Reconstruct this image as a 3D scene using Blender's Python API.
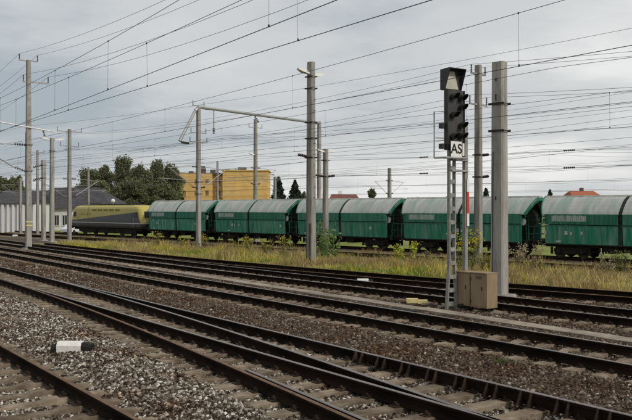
import bpy, bmesh, math, random
import numpy as np
from mathutils import Vector, Matrix

random.seed(7); rng = np.random.default_rng(7)
for o in list(bpy.data.objects): bpy.data.objects.remove(o)
SC = bpy.context.scene
COL = SC.collection

# ------------------------------------------------------------------ camera
FPX, CH, HZ = 810.0, 2.55, 208.0          # focal length in photo pixels, eye height over rail, horizon row
cam = bpy.data.cameras.new('camera'); camo = bpy.data.objects.new('camera', cam); COL.objects.link(camo)
cam.sensor_width = 36; cam.lens = FPX / 632 * 36
cam.shift_y = -2.0 / 632
cam.clip_start = 0.1; cam.clip_end = 9000
camo.location = (0, 0, CH); camo.rotation_euler = (math.pi / 2, 0, 0)
SC.camera = camo

# ------------------------------------------------------------------ sky, sun, exposure
SUN_AZ, SUN_EL = math.radians(132), math.radians(40)     # azimuth clockwise from +Y: behind the right shoulder
SKYOFF = (7.3, 5.1, 0)
W = bpy.data.worlds.new('World'); SC.world = W; W.use_nodes = True
nt = W.node_tree; N = nt.nodes; L = nt.links; N.clear()
def wn(t, **k):
    n = N.new(t)
    for a, b in k.items(): setattr(n, a, b)
    return n
out = wn('ShaderNodeOutputWorld'); bg = wn('ShaderNodeBackground')
sky = wn('ShaderNodeTexSky', sky_type='NISHITA', sun_disc=False)
sky.sun_elevation = SUN_EL; sky.sun_rotation = SUN_AZ; sky.air_density = 1.0; sky.dust_density = 2.0
tc = wn('ShaderNodeTexCoord'); sep = wn('ShaderNodeSeparateXYZ'); L.new(tc.outputs['Generated'], sep.inputs[0])
# project the view direction on a flat cloud deck so that the clouds flatten towards the horizon
mx = wn('ShaderNodeMath', operation='MAXIMUM'); L.new(sep.outputs['Z'], mx.inputs[0]); mx.inputs[1].default_value = 0.0
ad = wn('ShaderNodeMath', operation='ADD'); L.new(mx.outputs[0], ad.inputs[0]); ad.inputs[1].default_value = 0.16
dx = wn('ShaderNodeMath', operation='DIVIDE'); L.new(sep.outputs['X'], dx.inputs[0]); L.new(ad.outputs[0], dx.inputs[1])
dy = wn('ShaderNodeMath', operation='DIVIDE'); L.new(sep.outputs['Y'], dy.inputs[0]); L.new(ad.outputs[0], dy.inputs[1])
cmb = wn('ShaderNodeCombineXYZ'); L.new(dx.outputs[0], cmb.inputs[0]); L.new(dy.outputs[0], cmb.inputs[1])
def noise(scale, det, rough, off, dist=0.0):
    m = wn('ShaderNodeMapping'); m.inputs['Location'].default_value = off
    L.new(cmb.outputs[0], m.inputs[0])
    n = wn('ShaderNodeTexNoise'); n.inputs['Scale'].default_value = scale; n.inputs['Detail'].default_value = det
    n.inputs['Roughness'].default_value = rough; n.inputs['Distortion'].default_value = dist
    L.new(m.outputs[0], n.inputs['Vector']); return n
n1 = noise(0.42, 6, 0.5, SKYOFF, 0.2)
n2 = noise(1.3, 8, 0.58, (1.2, 7.7, 2.0), 0.15)
mxn = wn('ShaderNodeMix', data_type='FLOAT'); mxn.inputs[0].default_value = 0.30
L.new(n1.outputs['Fac'], mxn.inputs[2]); L.new(n2.outputs['Fac'], mxn.inputs[3])
ramp = wn('ShaderNodeValToRGB'); cr = ramp.color_ramp; cr.interpolation = 'EASE'
cr.elements[0].position = 0.36; cr.elements[0].color = (0.355, 0.402, 0.44, 1)
cr.elements[1].position = 0.64; cr.elements[1].color = (0.79, 0.79, 0.775, 1)
e = cr.elements.new(0.49); e.color = (0.565, 0.583, 0.59, 1)
L.new(mxn.outputs[0], ramp.inputs[0])
sk = wn('ShaderNodeMix', data_type='RGBA', blend_type='MULTIPLY'); sk.inputs[0].default_value = 1
L.new(sky.outputs[0], sk.inputs[6]); sk.inputs[7].default_value = (0.085, 0.085, 0.085, 1)
fin = wn('ShaderNodeMix', data_type='RGBA'); fin.inputs[0].default_value = 0.93
L.new(sk.outputs[2], fin.inputs[6]); L.new(ramp.outputs[0], fin.inputs[7])
L.new(fin.outputs[2], bg.inputs[0]); bg.inputs[1].default_value = 1.12
L.new(bg.outputs[0], out.inputs[0])
sun = bpy.data.lights.new('sun', 'SUN'); suno = bpy.data.objects.new('sun', sun); COL.objects.link(suno)
sun.energy = 2.2; sun.angle = math.radians(9); sun.color = (1, 0.94, 0.86)
sd = Vector((math.sin(SUN_AZ) * math.cos(SUN_EL), math.cos(SUN_AZ) * math.cos(SUN_EL), math.sin(SUN_EL)))
suno.rotation_euler = sd.to_track_quat('Z', 'Y').to_euler(); suno.location = (20, -20, 40)
SC.view_settings.view_transform = 'Standard'; SC.view_settings.look = 'None'
SC.view_settings.exposure = 0.0; SC.view_settings.gamma = 1.0; SC.view_settings.use_curve_mapping = False

# ------------------------------------------------------------------ frames
TH = math.atan(566 / FPX); CA, SA = math.cos(TH), math.sin(TH)        # main tracks
TH2 = math.atan(766 / FPX); CB, SB = math.cos(TH2), math.sin(TH2)     # sidings with the freight train
def F(s, D, z=0.0): return Vector((-s * SA + D * CA, s * CA + D * SA, z))
def F2(s, D, z=0.0): return Vector((-s * SB + D * CB, s * CB + D * SB, z))
def inv1(X, Y): return -X * SA + Y * CA, X * CA + Y * SA
def inv2(X, Y): return -X * SB + Y * CB, X * CB + Y * SB
def at(px, py, Y): return Vector(((px - 316) * Y / FPX, Y, CH - (py - HZ) * Y / FPX))
ROT1 = TH + math.pi / 2      # local x along the main tracks (away), local y towards the camera
ROT2 = TH2 + math.pi / 2
D1, DQ, D3 = 3.07, 8.12, 12.5
_t4 = np.polyfit([65.3, 40.2, 28.4, 20.4, 15.4, 11.6], [15.9, 16.1, 16.55, 16.85, 17.1, 17.4], 2)
_t5 = np.polyfit([68.4, 44.0, 31.6, 23.6, 18.3, 14.2], [16.6, 17.5, 18.55, 19.4, 20.35, 21.3], 3)
def T4(s):
    if s > 62: return float(np.polyval(_t4, 62))
    if s < 8: return float(np.polyval(_t4, 8) + (8 - s) * 0.075)
    return float(np.polyval(_t4, s))
def T5(s):
    if s > 66: return float(np.polyval(_t5, 66)) - 0.0 * (s - 66)
    if s < 14: return float(np.polyval(_t5, 14) + (14 - s) * 0.20)
    return float(np.polyval(_t5, s))
def P_off(s): return 0.0022 * max(0.0, 33 - s) ** 2 if s > 2 else 0.0022 * 31 ** 2 + (2 - s) * 0.136
DT6, DT7, ZT6, ZT7 = 42.7, 54.1, -0.75, -1.05
def terrain(X, Y):
    s2, d2 = inv2(X, Y); s1, d1 = inv1(X, Y)
    t = min(1, max(0, (d2 - 27) / 22)); t = t * t * (3 - 2 * t)
    return -0.42 - 0.92 * t

# ------------------------------------------------------------------ materials
MATS = {}
def mat(name, c1, c2=None, rough=0.8, scale=6.0, detail=6, bump=0.0, bscale=None, metal=0.0, stretch=(1, 1, 1), pos=(0.35, 0.65),
        c3=None, s3=1.0, p3=(0.5, 0.7), rnd=0.0, attr=None, spec=0.12, coord='Object', trans=0.0):
    m = bpy.data.materials.new(name); m.use_nodes = True; MATS[name] = m
    t = m.node_tree; nn = t.nodes; ll = t.links; b = nn['Principled BSDF']
    b.inputs['Roughness'].default_value = rough; b.inputs['Metallic'].default_value = metal
    b.inputs['Specular IOR Level'].default_value = spec
    tcn = nn.new('ShaderNodeTexCoord'); mp = nn.new('ShaderNodeMapping'); mp.inputs['Scale'].default_value = stretch
    if coord == 'World':
        g = nn.new('ShaderNodeNewGeometry'); ll.new(g.outputs['Position'], mp.inputs[0])
    else: ll.new(tcn.outputs[coord], mp.inputs[0])
    oi = nn.new('ShaderNodeObjectInfo')
    if rnd:
        sc_ = nn.new('ShaderNodeVectorMath'); sc_.operation = 'SCALE'; sc_.inputs[0].default_value = (31, 17, 53)
        ll.new(oi.outputs['Random'], sc_.inputs['Scale']); ll.new(sc_.outputs[0], mp.inputs['Location'])
    def nz(s, d=detail):
        q = nn.new('ShaderNodeTexNoise'); q.inputs['Scale'].default_value = s; q.inputs['Detail'].default_value = d
        q.inputs['Roughness'].default_value = 0.62; ll.new(mp.outputs[0], q.inputs['Vector']); return q
    def rmp(src, p, a, bb):
        r = nn.new('ShaderNodeValToRGB'); r.color_ramp.elements[0].position = p[0]; r.color_ramp.elements[1].position = p[1]
        r.color_ramp.elements[0].color = (*a, 1); r.color_ramp.elements[1].color = (*bb, 1); ll.new(src, r.inputs[0]); return r
    if attr:
        a = nn.new('ShaderNodeAttribute'); a.attribute_name = attr; colr = a.outputs['Color']
    else:
        q = nz(scale); r = rmp(q.outputs['Fac'], pos, c1, c2 or c1); colr = r.outputs[0]
        if c3:
            q3 = nz(s3); f3 = rmp(q3.outputs['Fac'], p3, (0, 0, 0), (1, 1, 1))
            mi = nn.new('ShaderNodeMix'); mi.data_type = 'RGBA'; ll.new(f3.outputs[0], mi.inputs[0])
            ll.new(colr, mi.inputs[6]); mi.inputs[7].default_value = (*c3, 1); colr = mi.outputs[2]
        if rnd:
            hs = nn.new('ShaderNodeHueSaturation'); mr = nn.new('ShaderNodeMapRange')
            mr.inputs[3].default_value = 1 - rnd; mr.inputs[4].default_value = 1 + rnd
            ll.new(oi.outputs['Random'], mr.inputs[0]); ll.new(mr.outputs[0], hs.inputs['Value']); ll.new(colr, hs.inputs['Color']); colr = hs.outputs[0]
    ll.new(colr, b.inputs['Base Color'])
    if bump:
        qb = nz(bscale or scale * 3, 5); bp = nn.new('ShaderNodeBump'); bp.inputs['Strength'].default_value = bump; bp.inputs['Distance'].default_value = 0.02
        ll.new(qb.outputs['Fac'], bp.inputs['Height']); ll.new(bp.outputs[0], b.inputs['Normal'])
    if trans:
        tr = nn.new('ShaderNodeBsdfTranslucent'); ll.new(colr, tr.inputs[0]); ms = nn.new('ShaderNodeMixShader'); ms.inputs[0].default_value = trans
        ll.new(b.outputs[0], ms.inputs[1]); ll.new(tr.outputs[0], ms.inputs[2]); ll.new(ms.outputs[0], nn['Material Output'].inputs[0])
    return m

mat('rail_steel', (0.007, 0.005, 0.004), (0.022, 0.013, 0.008), spec=0.05, rough=0.9, scale=4, bump=0.15, bscale=40, stretch=(0.3, 0.3, 1), coord='World')
mat('rail_head', (0.16, 0.13, 0.115), (0.24, 0.21, 0.195), rough=0.38, scale=1.2, metal=0.7, coord='World', spec=0.5)
mat('rail_head_rusty', (0.085, 0.048, 0.028), (0.16, 0.10, 0.06), rough=0.62, scale=3, coord='World')
mat('fastening_steel', (0.010, 0.008, 0.006), (0.055, 0.034, 0.023), rough=0.7, scale=9, coord='World')
mat('sleeper_concrete', (0.135, 0.105, 0.075), (0.28, 0.225, 0.165), rough=0.92, scale=3.5, bump=0.5, bscale=30, c3=(0.085, 0.058, 0.038), s3=2.6, p3=(0.46, 0.70), rnd=0.22)
mat('sleeper_brown', (0.15, 0.115, 0.08), (0.29, 0.23, 0.165), rough=0.92, scale=3.5, bump=0.6, bscale=30, c3=(0.10, 0.065, 0.042), s3=2.3, p3=(0.45, 0.7), rnd=0.2)
mat('trough_concrete', (0.22, 0.185, 0.145), (0.33, 0.285, 0.23), rough=0.93, scale=1.5, bump=0.4, bscale=25, c3=(0.15, 0.13, 0.105), s3=0.9, rnd=0.10)
mat('mast_concrete', (0.24, 0.225, 0.205), (0.36, 0.34, 0.31), rough=0.9, scale=1.2, bump=0.25, bscale=18, stretch=(3, 3, 0.5), c3=(0.17, 0.155, 0.14), s3=1.3, p3=(0.5, 0.75), rnd=0.10)
mat('galvanised_steel', (0.26, 0.265, 0.26), (0.38, 0.385, 0.375), rough=0.55, scale=8, metal=0.35, rnd=0.08)
mat('dark_steel', (0.03, 0.03, 0.03), (0.055, 0.05, 0.046), rough=0.6, scale=6)
mat('wire_copper', (0.028, 0.027, 0.026), (0.04, 0.037, 0.034), rough=0.6, scale=3)
mat('feeder_aluminium', (0.11, 0.112, 0.115), (0.16, 0.16, 0.16), rough=0.55, scale=3)
mat('insulator_brown', (0.03, 0.022, 0.02), (0.05, 0.035, 0.03), rough=0.35, scale=6, spec=0.5)
mat('lamp_white', (0.62, 0.62, 0.60), (0.72, 0.72, 0.70), rough=0.4, scale=4)
mat('signal_black', (0.018, 0.019, 0.020), (0.035, 0.036, 0.036), rough=0.55, scale=7, spec=0.4)
mat('signal_board', (0.045, 0.046, 0.046), (0.075, 0.074, 0.07), rough=0.6, scale=4)
mat('sign_white', (0.66, 0.65, 0.62), (0.74, 0.73, 0.70), rough=0.5, scale=9)
mat('indicator_panel', (0.42, 0.40, 0.33), (0.52, 0.50, 0.42), rough=0.45, scale=5)
mat('lens_glass', (0.02, 0.02, 0.022), (0.03, 0.03, 0.034), rough=0.15, spec=0.6)
mat('stripe_red', (0.50, 0.045, 0.03), (0.58, 0.06, 0.04), rough=0.5, scale=5)
mat('lattice_paint', (0.19, 0.19, 0.17), (0.29, 0.285, 0.26), rough=0.75, scale=5, bump=0.1, c3=(0.13, 0.10, 0.075), s3=4, p3=(0.56, 0.72))
mat('cabinet_paint', (0.24, 0.175, 0.105), (0.30, 0.225, 0.14), rough=0.7, scale=2.5, c3=(0.21, 0.155, 0.10), s3=3.5, p3=(0.45, 0.75), stretch=(1, 1, 0.4))
mat('marker_white', (0.58, 0.565, 0.52), (0.72, 0.70, 0.66), rough=0.85, scale=9, bump=0.2, c3=(0.36, 0.33, 0.28), s3=7, p3=(0.58, 0.78))
mat('marker_black', (0.012, 0.012, 0.012), (0.028, 0.027, 0.026), rough=0.8, scale=9)
mat('marker_yellow', (0.56, 0.44, 0.17), (0.68, 0.58, 0.30), rough=0.8, scale=9)
mat('earth', (0.10, 0.075, 0.052), (0.20, 0.155, 0.115), rough=1, scale=0.9, bump=0.9, bscale=22, c3=(0.07, 0.05, 0.034), s3=0.25, coord='World')
mat('bed_light', (0.03, 0.023, 0.017), (0.15, 0.12, 0.095), rough=1, scale=16, bump=1.0, bscale=20, c3=(0.075, 0.045, 0.03), s3=0.8, p3=(0.45, 0.7), coord='World')
mat('bed_dark', (0.035, 0.026, 0.019), (0.15, 0.118, 0.09), rough=1, scale=16, bump=1.0, bscale=20, c3=(0.06, 0.04, 0.028), s3=0.6, p3=(0.45, 0.7), coord='World')
mat('field_grass', (0.105, 0.14, 0.025), (0.20, 0.225, 0.055), rough=1, scale=0.35, bump=0.6, bscale=8, c3=(0.22, 0.19, 0.09), s3=0.06, coord='World')
mat('verge_soil', (0.13, 0.10, 0.055), (0.22, 0.19, 0.085), rough=1, scale=1.5, bump=0.8, bscale=14, c3=(0.12, 0.15, 0.04), s3=0.35, p3=(0.42, 0.62), coord='World')
mat('blade', None, attr='col', rough=0.85, trans=0.35)
mat('leaf', None, attr='col', rough=0.75, trans=0.25)
mat('bark', (0.06, 0.045, 0.035), (0.12, 0.095, 0.075), rough=0.95, scale=3, bump=0.6)
mat('wagon_green', (0.016, 0.155, 0.098), (0.036, 0.225, 0.150), rough=0.5, scale=1.6, stretch=(2.2, 2.2, 0.22), c3=(0.22, 0.33, 0.28), s3=1.7, p3=(0.44, 0.78), rnd=0.18)
mat('wagon_green_upper', (0.014, 0.12, 0.078), (0.034, 0.175, 0.118), rough=0.55, scale=1.6, stretch=(2.5, 2.5, 0.22), c3=(0.14, 0.21, 0.185), s3=1.8, p3=(0.48, 0.80), rnd=0.12)
mat('wagon_roof', (0.33, 0.335, 0.315), (0.46, 0.455, 0.43), rough=0.55, scale=1.2, stretch=(1.8, 0.4, 0.4), c3=(0.19, 0.31, 0.265), s3=0.8, p3=(0.45, 0.72), rnd=0.08)
mat('wagon_ridge', (0.62, 0.60, 0.55), (0.72, 0.70, 0.65), rough=0.6, scale=2, c3=(0.4, 0.42, 0.38), s3=3)
mat('wagon_dark', (0.012, 0.022, 0.018), (0.03, 0.04, 0.034), rough=0.75, scale=3)
mat('bogie_black', (0.010, 0.009, 0.008), (0.030, 0.024, 0.020), rough=0.85, scale=4)
mat('wheel_steel', (0.03, 0.023, 0.018), (0.06, 0.045, 0.035), rough=0.6, scale=4)
mat('faded_patch', (0.13, 0.20, 0.17), (0.22, 0.28, 0.25), rough=0.6, scale=2.5)
mat('lettering_white', (0.28, 0.35, 0.32), (0.42, 0.47, 0.44), rough=0.6, scale=7)
mat('window_glass', (0.015, 0.017, 0.02), (0.025, 0.028, 0.03), rough=0.12, spec=0.6)
mat('plaster_yellow', (0.58, 0.37, 0.13), (0.67, 0.45, 0.18), rough=0.9, scale=0.5, stretch=(1, 1, 0.4))
mat('plaster_white', (0.58, 0.58, 0.57), (0.70, 0.70, 0.68), rough=0.9, scale=0.4, stretch=(1, 1, 0.4))
mat('roof_slate', (0.045, 0.044, 0.048), (0.075, 0.072, 0.076), rough=0.8, scale=1.2, bump=0.3)
mat('roof_red', (0.28, 0.085, 0.045), (0.38, 0.13, 0.075), rough=0.85, scale=2.5, bump=0.3)
mat('roof_brown', (0.13, 0.055, 0.045), (0.19, 0.08, 0.065), rough=0.85, scale=2.5, bump=0.3)
mat('chimney_dark', (0.09, 0.07, 0.06), (0.15, 0.12, 0.10), rough=0.9, scale=3)
mat('car_white', (0.55, 0.57, 0.60), (0.6, 0.62, 0.65), rough=0.3, scale=2, spec=0.5)
mat('car_red', (0.16, 0.03, 0.025), (0.2, 0.04, 0.03), rough=0.3, scale=2, spec=0.5)
mat('tyre', (0.015, 0.015, 0.015), rough=0.9)

# ------------------------------------------------------------------ mesh helpers
class MB:
    def __init__(s): s.v = []; s.f = []; s.c = None
    def add(s, vs, fs):
        o = len(s.v); s.v += [tuple(v) for v in vs]; s.f += [tuple(i + o for i in f) for f in fs]; return s
    def box(s, c, d, M=None):
        x, y, z = d[0] / 2, d[1] / 2, d[2] / 2
        vs = [Vector((a, b, e)) for a in (-x, x) for b in (-y, y) for e in (-z, z)]
        if M is not None: vs = [M @ v for v in vs]
        c = Vector(c)
        return s.add([v + c for v in vs], [(0, 1, 3, 2), (4, 6, 7, 5), (0, 4, 5, 1), (2, 3, 7, 6), (0, 2, 6, 4), (1, 5, 7, 3)])
    def frustum(s, c, d0, d1, h):
        vs = []
        for (dx_, dy_), z in ((d0, 0), (d1, h)):
            vs += [(c[0] + a * dx_ / 2, c[1] + b * dy_ / 2, c[2] + z) for a, b in ((-1, -1), (1, -1), (1, 1), (-1, 1))]
        return s.add(vs, [(3, 2, 1, 0), (4, 5, 6, 7), (0, 1, 5, 4), (1, 2, 6, 5), (2, 3, 7, 6), (3, 0, 4, 7)])
    def tube(s, pts, r, n=6, r2=None, cap=True):
        pts = [Vector(p) for p in pts]; rings = []; k = len(pts)
        for i, p in enumerate(pts):
            d = (pts[min(i + 1, k - 1)] - pts[max(i - 1, 0)]).normalized()
            u = d.orthogonal() if abs(d.z) > 0.95 else Vector((0, 0, 1)).cross(d)
            u.normalize(); w = d.cross(u)
            rr = r if r2 is None else r + (r2 - r) * i / (k - 1)
            rings.append([p + (u * math.cos(2 * math.pi * j / n) + w * math.sin(2 * math.pi * j / n)) * rr for j in range(n)])
        vs = [v for R in rings for v in R]; fs = []
        for i in range(k - 1):
            for j in range(n): fs.append((i * n + j, i * n + (j + 1) % n, (i + 1) * n + (j + 1) % n, (i + 1) * n + j))
        if cap: fs += [tuple(range(n - 1, -1, -1)), tuple((k - 1) * n + j for j in range(n))]
        return s.add(vs, fs)
    def lathe(s, c, axis, prof, n=10):       # prof: (distance along axis, radius)
        axis = Vector(axis).normalized(); u = axis.orthogonal().normalized(); w = axis.cross(u); c = Vector(c)
        vs = [c + axis * t + (u * math.cos(2 * math.pi * j / n) + w * math.sin(2 * math.pi * j / n)) * r for t, r in prof for j in range(n)]
        fs = []
        for i in range(len(prof) - 1):
            for j in range(n): fs.append((i * n + j, i * n + (j + 1) % n, (i + 1) * n + (j + 1) % n, (i + 1) * n + j))
        fs += [tuple(range(n - 1, -1, -1)), tuple((len(prof) - 1) * n + j for j in range(n))]
        return s.add(vs, fs)
    def prism(s, pts, off):                  # closed outline (3-D points) pushed by off
        off = Vector(off); n = len(pts); pts = [Vector(p) for p in pts]
        return s.add(pts + [p + off for p in pts], [tuple(range(n - 1, -1, -1)), tuple(range(n, 2 * n))] + [(j, (j + 1) % n, n + (j + 1) % n, n + j) for j in range(n)])
    def mesh(s, name, m, smooth=False):
        me = bpy.data.meshes.new(name); me.from_pydata(s.v, [], s.f); me.update()
        if m: me.materials.append(MATS[m])
        bm = bmesh.new(); bm.from_mesh(me); bmesh.ops.recalc_face_normals(bm, faces=bm.faces); bm.to_mesh(me); bm.free()
        if smooth:
            for p in me.polygons: p.use_smooth = True
        return me
    def build(s, name, m, parent=None, smooth=False, label=None, kind=None):
        o = bpy.data.objects.new(name, s.mesh(name, m, smooth)); COL.objects.link(o)
        if parent is not None: o.parent = parent
        if label: o['label'] = label
        if kind: o['kind'] = kind
        return o
def link(name, me, parent=None, loc=None, rz=0):
    o = bpy.data.objects.new(name, me); COL.objects.link(o)
    if parent is not None: o.parent = parent
    if loc is not None: o.location = loc
    if rz: o.rotation_euler.z = rz
    return o
def tag(o, label, cat, group=None, kind=None):
    o['label'] = label; o['category'] = cat
    if group: o['group'] = group
    if kind: o['kind'] = kind
    return o
def thing(name, loc, rz, label, cat, group=None):
    o = bpy.data.objects.new(name, None); COL.objects.link(o); o.location = loc; o.rotation_euler.z = rz; o.empty_display_size = 0.3
    return tag(o, label, cat, group)
def copy_tree(o, parent=None):
    c = o.copy(); COL.objects.link(c)
    if parent is not None: c.parent = parent
    for ch in list(o.children): copy_tree(ch, c)
    return c
def text_mesh(txt, size, depth, bold=0.0):
    cu = bpy.data.curves.new('lettering', 'FONT'); cu.body = txt; cu.size = size; cu.extrude = depth; cu.offset = bold; cu.align_x = 'CENTER'; cu.align_y = 'CENTER'
    o = bpy.data.objects.new('lettering', cu); COL.objects.link(o)
    bpy.context.view_layer.update()
    me = bpy.data.meshes.new_from_object(o.evaluated_get(bpy.context.evaluated_depsgraph_get()))
    bpy.data.objects.remove(o); bpy.data.curves.remove(cu); me.materials.clear(); return me

# ------------------------------------------------------------------ terrain
m = MB(); sl = [-2500, -600, -150, -60, -20, 0, 20, 40, 60, 80, 100, 130, 170, 250, 500, 1200, 4000]
dl = [-1500, -300, -60, -10, 10, 20, 27, 29, 31, 33, 35, 37, 39, 41, 43, 45, 47, 49, 56, 70, 100, 160, 300, 800, 5000]
vs = []
for s_ in sl:
    for d_ in dl:
        p = F2(s_, d_); vs.append((p.x, p.y, terrain(p.x, p.y)))
nd = len(dl)
m.add(vs, [(i * nd + j, (i + 1) * nd + j, (i + 1) * nd + j + 1, i * nd + j + 1) for i in range(len(sl) - 1) for j in range(nd - 1)])
g = m.build('ground', 'field_grass', smooth=True, kind='structure')

def strip(name, matn, s0, s1, ds, dfun0, dfun1, nd, zfun, kind='structure', fr=F, parent=None):
    m = MB(); S = np.arange(s0, s1 + ds * 0.5, ds); vs = []
    for s_ in S:
        a, b = dfun0(s_), dfun1(s_)
        for k in range(nd + 1):
            d_ = a + (b - a) * k / nd; vs.append(fr(s_, d_, zfun(s_, d_, k / nd)))
    n1_ = nd + 1
    m.add(vs, [(i * n1_ + j, (i + 1) * n1_ + j, (i + 1) * n1_ + j + 1, i * n1_ + j + 1) for i in range(len(S) - 1) for j in range(nd)])
    return m.build(name, matn, parent, smooth=True, kind=kind)
from mathutils import noise as mnoise
def wob(s_, d_, a=0.03): return a * mnoise.noise(Vector((s_ * 0.9, d_ * 0.9, 0.3))) + a * 0.5 * mnoise.noise(Vector((s_ * 3.1, d_ * 3.1, 4.3)))
def bump1(x, c, w): return math.exp(-((x - c) / w) ** 2)
def bed_z(s_, d_, t=None):
    p = P_off(s_)
    z = -0.205 + 0.10 * bump1(d_, 5.35 - 0.25 * min(p, 2), 0.75) + 0.07 * bump1(d_, 10.6, 0.7) - 0.03 * bump1(d_, 15.0, 1.0)
    for c_, w_ in ((D1, 1.0), (D3, 1.05), (T4(s_), 1.05), (DQ, 1.1), (DQ - p, 1.1) if p < 2.6 else (DQ, 1.1)):
        e_ = max(0.0, abs(d_ - c_) - w_); z_in = -0.238 if c_ > 5 else -0.262
        k_ = min(1.0, e_ / 0.45); z = min(z, z_in + (z - z_in) * k_)
    if d_ < 1.0: z -= 0.06 * (1.0 - d_)
    return z + wob(s_, d_, 0.022)
def edge(s_): return T5(s_) + 1.9
SPLIT = 9.55
strip('ballast_bed', 'bed_light', -6, 30, 0.3, lambda s_: -3, lambda s_: SPLIT, 42, bed_z)
strip('ballast_bed', 'bed_light', 30, 260, 2.0, lambda s_: -3, lambda s_: SPLIT, 26, bed_z)
def bed_far(s_, d_, t):
    z = bed_z(s_, d_)
    if t > 0.93: z -= (t - 0.93) / 0.07 * 0.35
    return z
strip('ballast_bed', 'bed_dark', -20, 30, 0.4, lambda s_: SPLIT, edge, 40, bed_far)
strip('ballast_bed', 'bed_dark', 30, 260, 2.0, lambda s_: SPLIT, edge, 30, bed_far)
for dd, zz, w in ((DT6, ZT6, 2.3), (DT7, ZT7, 2.6), (DT7 + 26, ZT7, 2.4), (DT7 + 31, ZT7, 2.4)):
    strip('ballast_bed', 'earth', -60, 300, 3.0, lambda s_, dd=dd, w=w: dd - w, lambda s_, dd=dd, w=w: dd + w, 12,
          lambda s_, d_, t, zz=zz: zz - 0.19 - (0.35 * max(0, (abs(t - 0.5) - 0.36)) / 0.14) + wob(s_, d_, 0.03), fr=F2)

strip('verge_soil', 'verge_soil', -30, 66, 2.0, lambda s_: 20.0, lambda s_: 51.5, 24, lambda s_, d_, t: terrain(*F2(s_, d_).xy) + 0.012, fr=F2)
strip('gravel_yard', 'bed_dark', 66, 240, 3.0, lambda s_: 26.0 - 0.15 * (s_ - 66), lambda s_: 51.5, 20, lambda s_, d_, t: terrain(*F2(s_, d_).xy) + 0.03 - (0.06 if s_ < 67 else 0) + wob(s_, d_, 0.02), fr=F2)

# ------------------------------------------------------------------ ballast stones
mm = MATS['bed_light']
def stone_mat(name, cols, rust, rustpos, pale=None):
    m = bpy.data.materials.new(name); m.use_nodes = True; MATS[name] = m
    t = m.node_tree; nn = t.nodes; ll = t.links; b = nn['Principled BSDF']; b.inputs['Roughness'].default_value = 0.95; b.inputs['Specular IOR Level'].default_value = 0.06
    oi = nn.new('ShaderNodeObjectInfo'); r = nn.new('ShaderNodeValToRGB'); r.color_ramp.interpolation = 'LINEAR'
    els = r.color_ramp.elements
    while len(els) < len(cols): els.new(0.5)
    for i, (p, c) in enumerate(cols): els[i].position = p; els[i].color = (*c, 1)
    ll.new(oi.outputs['Random'], r.inputs[0])
    g = nn.new('ShaderNodeNewGeometry'); q = nn.new('ShaderNodeTexNoise'); q.inputs['Scale'].default_value = 0.75; q.inputs['Detail'].default_value = 5
    ll.new(g.outputs['Position'], q.inputs['Vector'])
    rr = nn.new('ShaderNodeValToRGB'); rr.color_ramp.elements[0].position = rustpos[0]; rr.color_ramp.elements[1].position = rustpos[1]
    rr.color_ramp.elements[1].color = (0.85, 0.85, 0.85, 1); ll.new(q.outputs['Fac'], rr.inputs[0])
    mi = nn.new('ShaderNodeMix'); mi.data_type = 'RGBA'; ll.new(rr.outputs[0], mi.inputs[0]); ll.new(r.outputs[0], mi.inputs[6])
    mu = nn.new('ShaderNodeMix'); mu.data_type = 'RGBA'; mu.blend_type = 'MULTIPLY'; mu.inputs[0].default_value = 1; ll.new(r.outputs[0], mu.inputs[6]); mu.inputs[7].default_value = (*rust, 1)
    ll.new(mu.outputs[2], mi.inputs[7]); ll.new(mi.outputs[2], b.inputs['Base Color']); return m
stone_mat('stone_light', [(0, (0.018, 0.014, 0.010)), (0.4, (0.08, 0.062, 0.046)), (0.68, (0.20, 0.172, 0.135)), (0.88, (0.38, 0.35, 0.30)), (1.0, (0.64, 0.61, 0.56))], (0.55, 0.38, 0.28), (0.5, 0.70))
stone_mat('stone_dark', [(0, (0.025, 0.019, 0.014)), (0.5, (0.082, 0.060, 0.043)), (0.86, (0.15, 0.116, 0.088)), (0.965, (0.25, 0.215, 0.18)), (1.0, (0.48, 0.45, 0.41))], (0.72, 0.56, 0.45), (0.42, 0.62))
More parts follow.
